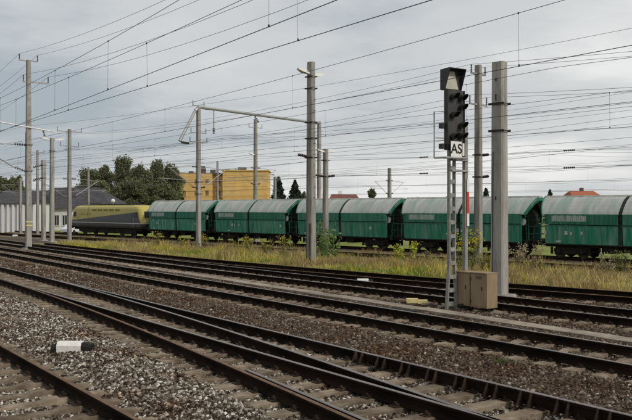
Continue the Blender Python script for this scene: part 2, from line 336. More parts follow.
def gravel(name, label, base, density, rmin, rmax, matn, seed):
    """base: MB of the sheet on which the stones lie; the stones are instanced on it"""
    o = base.build(name, None, kind='stuff'); tag(o, label, 'ballast', kind='stuff')
    ng = bpy.data.node_groups.new(name, 'GeometryNodeTree')
    ng.interface.new_socket('Geometry', in_out='INPUT', socket_type='NodeSocketGeometry'); ng.interface.new_socket('Geometry', in_out='OUTPUT', socket_type='NodeSocketGeometry')
    n = ng.nodes; l = ng.links; gi = n.new('NodeGroupInput'); go = n.new('NodeGroupOutput')
    dp = n.new('GeometryNodeDistributePointsOnFaces'); dp.inputs['Density'].default_value = density; dp.inputs['Seed'].default_value = seed
    l.new(gi.outputs[0], dp.inputs['Mesh'])
    jn = n.new('GeometryNodeGeometryToInstance')
    for k in range(4):
        ic = n.new('GeometryNodeMeshIcoSphere'); ic.inputs['Radius'].default_value = 1.0; ic.inputs['Subdivisions'].default_value = 2 if k < 3 else 1
        sp = n.new('GeometryNodeSetPosition'); l.new(ic.outputs[0], sp.inputs[0])
        ps = n.new('GeometryNodeInputPosition'); nz = n.new('ShaderNodeTexNoise'); nz.noise_dimensions = '4D'; nz.inputs['W'].default_value = 3.7 * k + 1; nz.inputs['Scale'].default_value = 1.15; nz.inputs['Detail'].default_value = 1
        l.new(ps.outputs[0], nz.inputs['Vector'])
        sb = n.new('ShaderNodeVectorMath'); sb.operation = 'SUBTRACT'; l.new(nz.outputs['Color'], sb.inputs[0]); sb.inputs[1].default_value = (0.5, 0.5, 0.5)
        sc = n.new('ShaderNodeVectorMath'); sc.operation = 'MULTIPLY'; l.new(sb.outputs[0], sc.inputs[0]); sc.inputs[1].default_value = (1.9, 1.9, 1.9)
        l.new(sc.outputs[0], sp.inputs['Offset'])
        sm = n.new('GeometryNodeSetMaterial'); sm.inputs['Material'].default_value = MATS[matn]; l.new(sp.outputs[0], sm.inputs[0]); l.new(sm.outputs[0], jn.inputs[0])
    ip = n.new('GeometryNodeInstanceOnPoints'); l.new(dp.outputs['Points'], ip.inputs['Points']); l.new(jn.outputs[0], ip.inputs['Instance'])
    ip.inputs['Pick Instance'].default_value = True
    def rv(dt, a, b, sd):
        q = n.new('FunctionNodeRandomValue'); q.data_type = dt; q.inputs['Seed'].default_value = sd
        if dt == 'FLOAT_VECTOR': q.inputs[0].default_value = a; q.inputs[1].default_value = b; return q.outputs[0]
        if dt == 'INT': q.inputs[4].default_value = a; q.inputs[5].default_value = b; return q.outputs[2]
        q.inputs[2].default_value = a; q.inputs[3].default_value = b; return q.outputs[1]
    l.new(rv('INT', 0, 3, 3), ip.inputs['Instance Index'])
    l.new(rv('FLOAT_VECTOR', (0, 0, 0), (6.28, 6.28, 6.28), 1), ip.inputs['Rotation'])
    sv = n.new('ShaderNodeVectorMath'); sv.operation = 'SCALE'; l.new(rv('FLOAT_VECTOR', (0.75, 0.6, 0.5), (1.25, 1.0, 0.85), 2), sv.inputs[0])
    fl = rv('FLOAT', 0, 1, 5); pw = n.new('ShaderNodeMath'); pw.operation = 'POWER'; l.new(fl, pw.inputs[0]); pw.inputs[1].default_value = 2.0
    mr = n.new('ShaderNodeMapRange'); mr.inputs[3].default_value = rmin; mr.inputs[4].default_value = rmax; l.new(pw.outputs[0], mr.inputs[0])
    l.new(mr.outputs[0], sv.inputs['Scale']); l.new(sv.outputs[0], ip.inputs['Scale'])
    l.new(ip.outputs[0], go.inputs[0])
    md = o.modifiers.new('stones', 'NODES'); md.node_group = ng
    return o
def sheet(s0, s1, ds, d0, d1, nd, dz=0.0, zf=bed_z):
    m = MB(); S = np.arange(s0, s1 + ds / 2, ds); vs = []
    for s_ in S:
        a, b = (d0(s_) if callable(d0) else d0), (d1(s_) if callable(d1) else d1)
        for k in range(nd + 1):
            d_ = a + (b - a) * k / nd; vs.append(F(s_, d_, zf(s_, d_) + dz))
    n1_ = nd + 1
    return m.add(vs, [(i * n1_ + j, (i + 1) * n1_ + j, (i + 1) * n1_ + j + 1, i * n1_ + j + 1) for i in range(len(S) - 1) for j in range(nd)])
gravel('ballast_stones', 'loose pale grey and rusty ballast stones around the nearest tracks', sheet(4, 30, 0.4, 0.8, SPLIT, 44), 760, 0.014, 0.042, 'stone_light', 1)
gravel('ballast_stones', 'pale ballast stones along the turnout track farther left', sheet(30, 62, 1, 1.5, SPLIT, 16), 260, 0.028, 0.055, 'stone_light', 2)
gravel('ballast_stones', 'dark brown ballast stones between the turnout and the cable trough', sheet(3, 30, 0.5, SPLIT, lambda s_: T4(s_) + 1.8, 40), 520, 0.018, 0.042, 'stone_dark', 3)
gravel('ballast_stones', 'brown ballast stones of the tracks farther left', sheet(30, 60, 1, SPLIT, lambda s_: T5(s_) + 1.8, 16), 230, 0.028, 0.055, 'stone_dark', 4)
gravel('ballast_stones', 'brown ballast stones along the track beside the grass verge', sheet(6, 30, 0.5, lambda s_: T4(s_) + 1.8, lambda s_: T5(s_) + 1.75, 12), 330, 0.022, 0.045, 'stone_dark', 5)

# ------------------------------------------------------------------ tracks
RP = [(-0.0365, 0), (-0.0365, -0.035), (-0.012, -0.05), (-0.0085, -0.12), (-0.03, -0.145), (-0.075, -0.158), (-0.075, -0.172),
      (0.075, -0.172), (0.075, -0.158), (0.03, -0.145), (0.0085, -0.12), (0.012, -0.05), (0.0365, -0.035), (0.0365, 0), (0.028, 0.006), (-0.028, 0.006)]
def rail(name, pts, parent, head='rail_head', prof=RP):
    n = len(prof); m = MB(); vs = []
    for i, p in enumerate(pts):
        d = (pts[min(i + 1, len(pts) - 1)] - pts[max(i - 1, 0)]); d.z = 0; d.normalize(); q = Vector((d.y, -d.x, 0))
        vs += [p + q * a + Vector((0, 0, b)) for a, b in prof]
    fs = [(i * n + j, (i + 1) * n + j, (i + 1) * n + (j + 1) % n, i * n + (j + 1) % n) for i in range(len(pts) - 1) for j in range(n)]
    fs += [tuple(range(n)), tuple((len(pts) - 1) * n + j for j in range(n - 1, -1, -1))]
    m.add(vs, fs); o = m.build(name, 'rail_steel', parent); o.data.materials.append(MATS[head])
    for f_ in o.data.polygons:
        if f_.normal.z > 0.5 and f_.center.z > -0.01 + pts[0].z: f_.material_index = 1
    return o
SLC = MB()   # concrete sleeper: thick under the rails, lower waist, chamfered top; x along the track
def sleeper_mesh(name, length, w, h, m, waist=True):
    b = MB(); secs = []
    ys = [-length / 2, -length / 2 + 0.06, -0.45, -0.3, 0.3, 0.45, length / 2 - 0.06, length / 2]
    hs = [h - 0.05, h, h, h - 0.04, h - 0.04, h, h, h - 0.05] if waist else [h - 0.008, h, h, h, h, h, h, h - 0.008]
    vs = []
    for y, z in zip(ys, hs):
        vs += [(-w / 2, y, 0), (-w / 2 + (0.03 if waist else 0.006), y, z), (w / 2 - (0.03 if waist else 0.006), y, z), (w / 2, y, 0)]
    fs = [(i * 4 + j, i * 4 + (j + 1) % 4, (i + 1) * 4 + (j + 1) % 4, (i + 1) * 4 + j) for i in range(7) for j in range(4)] + [(0, 1, 2, 3), (31, 30, 29, 28)]
    b.add(vs, fs); return b.mesh(name, m)
SLEEPER = sleeper_mesh('sleeper', 2.6, 0.27, 0.2, 'sleeper_concrete')
SLEEPER_B = sleeper_mesh('sleeper', 2.6, 0.27, 0.2, 'sleeper_brown')
SLEEPER_W = sleeper_mesh('sleeper', 2.6, 0.25, 0.2, 'sleeper_brown', False)
def fastening(m, p, d):
    """clip, bolt and plate either side of a rail at p; d is the track direction"""
    q = Vector((d.y, -d.x, 0)); M = Matrix((( d.x, q.x, 0), (d.y, q.y, 0), (0, 0, 1)))
    m.box(p + Vector((0, 0, -0.168)), (0.16, 0.36, 0.014), M)
    for sg in (-1, 1):
        c = p + q * sg * 0.095
        m.box(c + Vector((0, 0, -0.148)), (0.09, 0.06, 0.026), M)
        m.box(c + q * sg * 0.02 + Vector((0, 0, -0.122)), (0.032, 0.032, 0.034), M)
def direction(fn, s_): return (fn(s_ + 0.2) - fn(s_ - 0.2)).normalized()
def build_track(label, fn, s0, s1, sl0, sl1, mesh, dz=0.0, head='rail_head', fast=True, step=0.62, spacing=0.62, rails=True, frot=True):
    t = thing('railway_track', (0, 0, 0), 0, label, 'track', 'railway tracks')
    if rails:
        ss = list(np.arange(s0, 40, 1.0)) + list(np.arange(40, s1 + 1, 5.0)) if s0 < 40 else list(np.arange(s0, s1 + 1, 5.0))
        for sg in (-1, 1):
            pts = []
            for s_ in ss:
                d = direction(fn, s_); q = Vector((d.y, -d.x, 0)); pts.append(fn(s_) + q * 0.7525 * sg + Vector((0, 0, dz)))
            rail('rail', pts, t, head)
    fm = MB()
    for s_ in np.arange(sl0, sl1, spacing):
        j = random.uniform(-0.02, 0.02); d = direction(fn, s_)
        c = fn(s_ + j) + Vector((0, 0, dz - 0.172 - 0.2 + random.uniform(-0.006, 0.004)))
        link('sleeper', mesh, t, c, math.atan2(d.y, d.x) + random.uniform(-0.012, 0.012))
        if fast and s_ < 60:
            q = Vector((d.y, -d.x, 0))
            for sg in (-1, 1): fastening(fm, fn(s_ + j) + q * 0.7525 * sg + Vector((0, 0, dz)), d)
    if fm.v: fm.build('rail_fastenings', 'fastening_steel', t, kind='stuff')
    return t
build_track('rusty curved-sleeper track in the bottom left corner', lambda s_: F(s_, D1), -6, 240, 3, 46, SLEEPER, head='rail_head_rusty')
build_track('track running in front of the signal cabinet and cable trough', lambda s_: F(s_, D3), -20, 260, -3, 92, SLEEPER)
build_track('track just behind the signal mast', lambda s_: F(s_, T4(s_)), -20, 240, -2, 78, SLEEPER)
build_track('far track curving along the edge of the grass verge', lambda s_: F(s_, T5(s_)), -25, 64, 2, 60, SLEEPER_B, head='rail_head_rusty')
build_track('overgrown rusty track lying in the dry grass', lambda s_: F2(s_, DT6), -50, 280, 0, 60, SLEEPER_W, dz=ZT6, head='rail_head_rusty', fast=False)
build_track('siding on which the freight train stands', lambda s_: F2(s_, DT7), -60, 300, -10, 150, SLEEPER_W, dz=ZT7, head='rail_head_rusty', fast=False)
for k, dd in enumerate((26, 31)):
    build_track(('nearer siding beyond the green strip behind the freight train', 'farthest siding behind the freight train')[k], lambda s_, dd=dd: F2(s_, DT7 + dd), -60, 300, 0, 0.1, SLEEPER_W, dz=ZT7, head='rail_head_rusty', fast=False)

# turnout: the through track and the branch that leaves it towards the camera
tq = thing('turnout', (0, 0, 0), 0, 'turnout with two overlapping tracks, long sleepers and check rails in the foreground', 'turnout')
def through(s_): return F(s_, DQ)
def branch(s_): return F(s_, DQ - P_off(s_))
ss = list(np.arange(-6, 40, 0.8)) + list(np.arange(40, 245, 5.0))
FROG = 6.85
rail('through_rail', [F(s_, DQ + 0.7525) for s_ in ss], tq)
rail('through_rail', [F(s_, DQ - 0.7525) for s_ in np.arange(-6, 31, 0.8)], tq)
def brail(sg, s0, s1):
    pts = []
    for s_ in np.arange(s0, s1, 0.6):
        d = direction(branch, s_); q = Vector((d.y, -d.x, 0)); pts.append(branch(s_) + q * 0.7525 * sg)
    return pts
rail('branch_rail', brail(-1, -6, 33.5) + [F(s_, DQ - 0.7525) for s_ in np.arange(34, 245, 5.0)], tq, 'rail_head_rusty')
rail('branch_rail', brail(1, -6, 31), tq)
# check rail inside the branch's near rail
CP = [(-0.03, 0.012), (-0.03, -0.03), (-0.012, -0.045), (-0.012, -0.16), (0.06, -0.165), (0.06, -0.172), (-0.05, -0.172), (0.012, -0.05), (0.03, -0.03), (0.03, 0.012)]
CP = [(-0.032, 0.0), (-0.032, -0.04), (-0.012, -0.05), (-0.012, -0.172), (0.012, -0.172), (0.012, -0.05), (0.032, -0.04), (0.032, 0.0), (0.02, 0.008), (-0.02, 0.008)]
pts = []
for s_ in np.arange(3.0, 11.4, 0.4):
    d = direction(branch, s_); q = Vector((d.y, -d.x, 0)); fl = 0.05 if s_ > 11.0 else 0; pts.append(branch(s_) - q * (0.7525 - 0.112 - fl))
rail('check_rail', pts, tq, 'rail_head', CP)
ck = rail('check_rail', [F(s_, DQ + 0.7525 - 0.112 - (0.05 if s_ > 11 else 0), 0.03) for s_ in np.arange(2.6, 11.4, 0.4)], tq, 'rail_head', CP)
brk = MB()
for i, s_ in enumerate(np.arange(3.1, 11.2, 0.62)):        # paired support brackets of the raised check rail
    for off in (-0.09, 0.09):
        b_ = MB(); o1 = [F(s_ + off, DQ + 0.7525 - 0.125, 0.03), F(s_ + off, DQ + 0.7525 - 0.165, 0.025), F(s_ + off, DQ + 0.7525 - 0.25, -0.165), F(s_ + off, DQ + 0.7525 - 0.125, -0.165)]
        b_.prism(o1, F(0.022, 0)); b_.build('bracket', 'fastening_steel', ck)
fm = MB()
for s_ in np.arange(2.9, 34, 0.62):
    p = P_off(s_); lo = DQ - p - 1.30; hi = DQ + 1.30
    me = sleeper_mesh('sleeper', hi - lo, 0.27, 0.2, 'sleeper_concrete', False)
    link('sleeper', me, tq, F(s_, (lo + hi) / 2, -0.372 + random.uniform(-0.006, 0.004)), ROT1 + random.uniform(-0.01, 0.01))
    for dd in (DQ + 0.7525, DQ - 0.7525, DQ - p + 0.7525, DQ - p - 0.7525):
        fastening(fm, F(s_, dd), F(1, 0))
for s_ in np.arange(34.1, 90, 0.62):
    link('sleeper', SLEEPER, tq, F(s_, DQ, -0.372 + random.uniform(-0.006, 0.004)), ROT1 + random.uniform(-0.01, 0.01))
    if s_ < 60:
        for dd in (DQ + 0.7525, DQ - 0.7525): fastening(fm, F(s_, dd), F(1, 0))
fm.build('rail_fastenings', 'fastening_steel', tq, kind='stuff')

# concrete cable trough with its lids
ct = thing('cable_trough', (0, 0, 0), 0, 'pale concrete cable trough with flat lids beside the signal', 'cable trough')
lid = MB().box((0, 0, 0), (0.985, 0.5, 0.06)).mesh('lid', 'trough_concrete')
for s_ in np.arange(-8, 75, 1.0):
    l_ = link('lid', lid, ct, F(s_, 15.0 + 0.02 * math.sin(s_ * 1.7), -0.215 + random.uniform(-0.008, 0.008)), ROT1 + random.uniform(-0.012, 0.012))
MB().box((0, 0, 0), (83, 0.6, 0.2)).build('channel', 'trough_concrete', ct).matrix_local = Matrix.Translation(F(33, 15.0, -0.36)) @ Matrix.Rotation(ROT1, 4, 'Z')
cp = MB().box((0, 0, 0), (0.85, 0.3, 0.05)).build('cover_plate', 'marker_black', None)
cp.location = (2.28, 21.5, -0.165); cp.rotation_euler.z = ROT1 + 0.05; tag(cp, 'flat black plate lying on the edge of the cable trough', 'plate')

# ------------------------------------------------------------------ fouling markers and the yellow cover
def marker(loc, rz, l, h, w, label, white='marker_white'):
    t = thing('fouling_marker', loc, rz, label, 'track marker', 'fouling point markers')
    def seg(x0, x1, mname, nm, tap0=0, tap1=0):
        vs = []
        for x, tp in ((x0, tap0), (x1, tap1)):
            vs += [(x, -w / 2, -0.12), (x, -w / 2, h * 0.72 - tp), (x, -w / 2 + 0.05, h - tp), (x, w / 2 - 0.05, h - tp), (x, w / 2, h * 0.72 - tp), (x, w / 2, -0.12)]
        b = MB().add(vs, [(5, 4, 3, 2, 1, 0), tuple(range(6, 12))] + [(j, (j + 1) % 6, 6 + (j + 1) % 6, 6 + j) for j in range(6)])
        b.build(nm, mname, t)
    seg(-l * 0.29, l * 0.27, white, 'white_block'); seg(-l * 0.43, -l * 0.292, 'marker_black', 'black_end', 0.07, 0.02); seg(l * 0.272, l / 2, 'marker_black', 'black_end', 0.012, 0.04)
    return t
p = F(15.0, 4.91, -0.17)
marker(p, -0.06, 0.82, 0.23, 0.24, 'white fouling marker with black ends lying in the near ballast')
p = at(362, 280, 30.8); s_, d_ = inv1(p.x, p.y)
p = at(363, 280, 29.2)
marker(Vector((p.x, p.y, -0.2)), 0.0, 0.72, 0.20, 0.24, 'small white fouling marker between the two tracks left of the signal')
p = at(16, 236, 100); marker(Vector((p.x, p.y, terrain(p.x, p.y) + 0.05)), 0.1, 1.3, 0.3, 0.3, 'distant white marker on the bare yard at the left edge')
yc = thing('cable_cover', (2.93, 23.4, -0.22), ROT1 + 0.9 + math.pi, 'cream yellow stepped cable cover lying left of the signal foot', 'cover')
MB().box((-0.15, 0, 0.09), (0.33, 0.3, 0.12)).build('upper_block', 'marker_yellow', yc)
MB().box((0.15, 0, 0.06), (0.27, 0.28, 0.1)).build('lower_block', 'marker_yellow', yc)
MB().box((0, 0, -0.02), (0.5, 0.2, 0.1)).build('foot', 'dark_steel', yc)

# ------------------------------------------------------------------ colour signal
sp_ = at(451.5, 312, 22.1); SG = Vector((sp_.x, sp_.y, -0.28))
sg = thing('railway_signal', SG, ROT1 + math.pi, 'tall colour-light signal on a battened mast with AS plate', 'signal')
# local x: towards the near right (the way the lamps face); local y: away from the camera side (+n)
lm = MB()
for yy in (-1, 1):
    vs = []
    for z, hw in ((0, 0.19), (1.3, 0.10), (4.45, 0.10)):
        vs += [(-0.05, yy * hw - 0.02, z), (0.05, yy * hw - 0.02, z), (0.05, yy * hw + 0.02, z), (-0.05, yy * hw + 0.02, z)]
    lm = MB().add(vs, [(3, 2, 1, 0), (8, 9, 10, 11)] + [(i * 4 + j, i * 4 + (j + 1) % 4, i * 4 + 4 + (j + 1) % 4, i * 4 + 4 + j) for i in range(2) for j in range(4)])
    lm.build('mast_channel', 'lattice_paint', sg)
z = 0.22
while z < 4.4:
    hw = 0.19 - 0.09 * min(1, z / 1.3)
    for x in (-0.056, 0.056): MB().box((x, 0, z), (0.012, 2 * hw, 0.11)).build('batten', 'lattice_paint', sg)
    z += 0.37
MB().box((0, 0, -0.05), (0.5, 0.62, 0.14)).build('foot_plate', 'dark_steel', sg)
MB().tube([(0.02, 0.50, -0.1), (0.02, 0.50, 5.15)], 0.075, 4).build('rear_pole', 'lattice_paint', sg)
for z0, z1, mm_ in ((3.28, 3.63, 'sign_white'), (2.68, 3.277, 'stripe_red'), (2.33, 2.677, 'sign_white')):
    MB().box((0.10, 0.53, (z0 + z1) / 2), (0.02, 0.075, z1 - z0)).build('mast_stripe', mm_, sg)
for z in (3.85, 4.15): MB().box((0.02, 0.25, z), (0.16, 0.6, 0.05)).build('bracket', 'galvanised_steel', sg)
# board
BZ0, BZ1 = 4.40, 6.03
bd = MB(); bd.box((0.10, 0, (BZ0 + BZ1) / 2), (0.10, 0.62, BZ1 - BZ0)); bdo = bd.build('signal_board', 'signal_board', sg)
rim = MB()
for y in (-0.315, 0.315): rim.box((0.115, y, (BZ0 + BZ1) / 2), (0.15, 0.012, BZ1 - BZ0))
rim.build('board_rim', 'signal_black', bdo)
def lamp(y, z, k=0.78):
    lo = MB().lathe((0.15, y, z), (1, 0, 0), [(0, 0.085 * k), (0.05, 0.085 * k), (0.05, 0.105 * k), (0.08, 0.105 * k)], 14).build('lamp', 'signal_black', sg)
    MB().lathe((0.225, y, z), (1, 0, 0), [(0, 0.08 * k), (0.012, 0.06 * k), (0.02, 0.0)], 14).build('lens', 'lens_glass', lo)
    vs = []; nn_ = 12
    for kk in range(nn_ + 1):
        a = math.radians(-35 + 250 * kk / nn_)
        for r in (0.115 * k, 0.105 * k):
            vs += [(0.2, y + r * math.cos(a), z + r * math.sin(a)), (0.2 + 0.15 + 0.09 * math.sin(a), y + r * math.cos(a), z + r * math.sin(a))]
    fs = []
    for k in range(nn_):
        o_ = k * 4; fs += [(o_, o_ + 1, o_ + 5, o_ + 4), (o_ + 2, o_ + 6, o_ + 7, o_ + 3), (o_ + 1, o_ + 3, o_ + 7, o_ + 5), (o_, o_ + 4, o_ + 6, o_ + 2)]
    fs += [(0, 2, 3, 1), (nn_ * 4, nn_ * 4 + 1, nn_ * 4 + 3, nn_ * 4 + 2)]
    MB().add(vs, fs).build('hood', 'signal_black', lo)
for y, z in ((0.17, 5.82), (0.17, 5.56), (-0.14, 5.34), (0.17, 5.07), (0.17, 4.78), (-0.14, 4.76), (-0.14, 5.84)): lamp(y, z)
for z in (5.05, 4.50): MB().box((0.02, -0.36, z), (0.14, 0.14, 0.14)).build('terminal_box', 'signal_black', sg)
# speed indicator on top, with a tapering hood
hd = MB(); z0, z1 = 6.04, 6.60
fr_b = [(0.03, -0.31, z0), (0.03, 0.31, z0), (0.03, 0.31, z1), (0.03, -0.31, z1)]
hd.prism([(-0.12, -0.31, z0), (0.03, -0.31, z0), (0.03, 0.31, z0), (-0.12, 0.31, z0)], (0, 0, z1 - z0))
for y in (-0.31, 0.295): hd.prism([(0.03, y, z0), (0.07, y, z0), (0.26, y, z1), (0.03, y, z1)], (0, 0.015, 0))
hd.prism([(0.03, -0.31, z1), (0.26, -0.31, z1), (0.26, 0.31, z1), (0.03, 0.31, z1)], (0, 0, 0.012))
hdo = hd.build('speed_indicator', 'signal_black', sg)
MB().prism([(0.034, -0.26, z0 + 0.03), (0.034, 0.22, z0 + 0.03), (0.034, 0.07, z1 - 0.05), (0.034, -0.10, z1 - 0.05)], (0.008, 0, 0)).build('indicator_panel', 'indicator_panel', hdo)
# AS plate
ap = MB().box((0.24, -0.06, 4.42), (0.02, 0.42, 0.42)).build('name_plate', 'sign_white', sg)
me = text_mesh('AS', 0.37, 0.004, 0.004); me.materials.append(MATS['marker_black'])
# the wagons and this plate face local +x: text drawn in XY is turned to face +x
tx = link('lettering', me, ap); tx.matrix_local = Matrix.Translation((0.254, -0.06, 4.42)) @ Matrix(((0, 0, 1, 0), (1, 0, 0, 0), (0, 1, 0, 0), (0, 0, 0, 1)))
frm = MB(); yo = 0.215
for a, b in (((-0.275, 4.205), (0.155, 4.205)), ((0.155, 4.205), (0.155, 4.635)), ((0.155, 4.635), (-0.275, 4.635)), ((-0.275, 4.635), (-0.275, 4.205))):
    frm.tube([(0.245, a[0], a[1]), (0.245, b[0], b[1])], 0.012, 4)
frm.build('plate_frame', 'signal_black', ap)
MB().box((0.22, 0.225, 4.42), (0.02, 0.07, 0.34)).build('side_plate', 'sign_white', sg)
# inspection guard of bent pipe at the back
gd = MB()
gd.tube([(0.1, -0.1, 4.18), (-0.02, -0.62, 4.18), (-0.02, -0.62, 5.42), (0.06, -0.32, 5.44)], 0.022, 6)
gd.tube([(-0.02, -0.62, 4.72), (0.06, -0.32, 4.72)], 0.018, 6)
gd.tube([(-0.02, -0.62, 4.18), (0.28, -0.5, 4.18), (0.28, 0.3, 4.18), (0.02, 0.28, 4.18)], 0.03, 6)
gd.build('guard_frame', 'galvanised_steel', sg)
# loose cables coiled at the foot
cb = MB()
for k in range(5):
    a0 = random.uniform(0, 6.28); r = random.uniform(0.1, 0.2)
    cb.tube([(0.15 + r * math.cos(a0 + t), 0.35 + r * math.sin(a0 + t), 0.02 + 0.05 * k * math.sin(t * 0.5)) for t in np.linspace(0, 4, 10)], 0.022, 6)
cb.build('cables', 'signal_black', sg)

# trackside cabinet: two doors side by side on posts
cbn = thing('signal_cabinet', at(476, 308, 21.9) * 1.0, ROT1, 'beige metal trackside cabinet with two doors beside the signal mast', 'cabinet')
cbn.location.z = -0.25
p = inv1(at(476, 308, 21.9).x, 21.9)
for x0, x1, h_ in ((0.03, 0.565, 0.0), (-0.585, 0.0, 0.01)):
    MB().box(((x0 + x1) / 2, 0, 0.60), (x1 - x0, 0.40, 0.90 + h_)).build('cabinet_body', 'cabinet_paint', cbn)
    dr = MB().box(((x0 + x1) / 2, 0.205, 0.60), (x1 - x0 - 0.05, 0.014, 0.84)).build('door', 'cabinet_paint', cbn)
    MB().box(((x0 + x1) / 2 - 0.12, 0.22, 0.66), (0.03, 0.02, 0.10)).build('lock', 'dark_steel', dr)
    MB().box(((x0 + x1) / 2, 0, 1.06 + h_), (x1 - x0 + 0.004, 0.46, 0.025)).build('cover', 'cabinet_paint', cbn)
for x in (0.545, -0.02):
    for z in (0.3, 0.9): MB().tube([(x, 0.218, z - 0.04), (x, 0.218, z + 0.04)], 0.012, 6).build('hinge', 'dark_steel', cbn)
for k in range(4): MB().box((-0.30, 0.214, 0.92 + 0.022 * k), (0.22, 0.008, 0.008)).build('vent_slot', 'dark_steel', cbn)
for x in (-0.45, 0.4): MB().tube([(x, 0, -0.15), (x, 0, 0.16)], 0.035, 6).build('post', 'dark_steel', cbn)
MB().tube([(-0.15 - 0.1 * math.sin(t), 0.16, 0.14 - 0.3 * t / 3.1) for t in np.linspace(0, 3.1, 8)], 0.02, 6).build('cable', 'signal_black', cbn)

# ------------------------------------------------------------------ masts
def insul(m, a, d, l=0.45, r=0.055, n=5):
    d = Vector(d).normalized(); prof = [(0, 0.02)]
    for k in range(n):
        t0 = l * (k + 0.15) / n; t1 = l * (k + 0.6) / n
        prof += [(t0, 0.022), (t0 + 0.005, r), (t1, r * 0.85), (t1 + 0.005, 0.022)]
    prof += [(l, 0.02)]
    m.lathe(a, d, prof, 8)
def mast(px, Y, ztop, wa, wp, label, rot=ROT2, ztop_px=None, name='catenary_mast', m='mast_concrete', taper=0.74, group='overhead line masts'):
    X = (px - 316) * Y / FPX; gz = terrain(X, Y)
    s1, d1 = inv1(X, Y)
    if d1 < edge(s1) - 0.4: gz = -0.22
    t = thing(name, (X, Y, gz), rot, label, 'mast', group); h = ztop - gz
    b = MB(); ch = 0.22
    vs = []
    for z, k in ((-0.3, 1.0), (h, taper)):
        a, c = wa / 2 * k, wp / 2 * k; e_ = 0.04 * k
        vs += [(-a + e_, -c, z), (a - e_, -c, z), (a, -c + e_, z), (a, c - e_, z), (a - e_, c, z), (-a + e_, c, z), (-a, c - e_, z), (-a, -c + e_, z)]
    b.add(vs, [tuple(range(7, -1, -1)), tuple(range(8, 16))] + [(j, (j + 1) % 8, 8 + (j + 1) % 8, 8 + j) for j in range(8)])
    b.build('post', m, t)
    MB().frustum((0, 0, -0.3), (wa + 0.42, wp + 0.42), (wa + 0.30, wp + 0.30), 0.42).build('footing', 'mast_concrete', t)
    MB().tube([(wa * 0.3, wp / 2 + 0.012, -0.1), (wa * 0.28, wp / 2 * (1 - 0.3 * (1 - taper)) + 0.012, h * 0.3), (wa * 0.25, wp / 2 * (1 - 0.62 * (1 - taper)) + 0.014, h * 0.62)], 0.012, 5).build('earth_cable', 'dark_steel', t)
    t['h'] = h; t['wa'] = wa; t['wp'] = wp
    return t, h
def band(t, z, wa, wp, arms=0.0):
    b = MB()
    b.box((0, wp / 2 + 0.015, z), (wa + 0.14, 0.025, 0.07)); b.box((0, -wp / 2 - 0.015, z), (wa + 0.14, 0.025, 0.07))
    for s_ in (-1, 1): b.tube([(s_ * (wa / 2 + 0.05), -wp / 2 - 0.06, z), (s_ * (wa / 2 + 0.05), wp / 2 + 0.06, z)], 0.014, 5)
    b.build('clamp_band', 'dark_steel', t)
def feeder_arm(t, z, half, y=0.0, n=2, down=False):
    b = MB().box((0, 0, z), (0.08, 2 * half, 0.08)); b.build('cross_arm', 'galvanised_steel', t)
    for s_ in (-1, 1):
        i = MB(); insul(i, (0, s_ * (half - 0.03), z + 0.04), (0, 0, 1), 0.38, 0.05, 4); i.build('insulator', 'insulator_brown', t)
def street_light(t, z, sgn, reach=0.7):
    b = MB().tube([(0, 0, z), (0, sgn * reach * 0.5, z + 0.12)], 0.03, 6); b.build('lamp_arm', 'galvanised_steel', t)
    l_ = MB(); y0, y1 = sgn * reach * 0.45, sgn * (reach + 0.55)
    for k in range(1):
        vs = []
        for yy, hh, ww in ((y0, 0.05, 0.08), ((y0 + y1) / 2, 0.09, 0.15), (y1, 0.04, 0.09)):
            zc = z + 0.14 + 0.14 * (yy - y0) / (y1 - y0)
            vs += [(-ww, yy, zc - hh), (ww, yy, zc - hh), (ww * 0.8, yy, zc + hh), (-ww * 0.8, yy, zc + hh)]
        l_.add(vs, [(3, 2, 1, 0), (8, 9, 10, 11)] + [(i * 4 + j, i * 4 + (j + 1) % 4, i * 4 + 4 + (j + 1) % 4, i * 4 + 4 + j) for i in range(2) for j in range(4)])
    l_.build('lamp_head', 'lamp_white', t)
def cantilever(t, z, reach, sgn, syh=1.3):
    """hinged tube bracket reaching over a track: sloping strut, top tube, registration arm, insulators"""
    c = MB(); c.tube([(0, sgn * 0.65, z - 0.35), (0, sgn * reach * 0.9, z + syh * 0.85)], 0.03, 6); c.build('strut_tube', 'galvanised_steel', t)
    c = MB(); c.tube([(0, sgn * 0.65, z + syh), (0, sgn * (reach * 0.9 + 0.2), z + syh * 0.86)], 0.025, 6); c.build('top_tube', 'galvanised_steel', t)
    c = MB(); c.tube([(0, sgn * 0.5, z + 0.1), (0, sgn * (reach + 0.7), z + 0.25)], 0.022, 6); c.tube([(0, sgn * (reach + 0.6), z + 0.25), (0, sgn * reach, z)], 0.016, 5); c.build('registration_arm', 'galvanised_steel', t)
    for zz, dz_ in ((z - 0.5, 0.16), (z + syh, 0.0)):
        i = MB(); insul(i, (0, sgn * 0.16, zz), (0, 1 * sgn, dz_), 0.55, 0.075, 5); i.build('insulator', 'insulator_brown', t)
def step_pegs(t, z0, z1, wa, wp, dz=0.55):
    z = z0; b = MB()
    while z < z1:
        b.tube([(-wa / 2 - 0.14, 0, z), (-wa / 2, 0, z)], 0.014, 5); z += dz
    b.build('step_pegs', 'dark_steel', t)
GZ = lambda px, py, Y: CH - (py - HZ) * Y / FPX
# A: stub mast right of the signal
t, h = mast(499.5, 25.0, GZ(0, 62, 25), 0.46, 0.36, 'thick bare concrete mast directly right of the signal cabinet', taper=0.86)
for py in (104, 131): band(t, GZ(0, py, 25) + 0.22, 0.42, 0.33)
for zz in (h - 0.55, h - 1.05, h - 1.15, h - 4.2): MB().box((0.02, 0.168 + (h - zz) * 0.0032, zz), (0.035, 0.02, 0.10)).build('cast_in_socket', 'dark_steel', t)
mastA = t
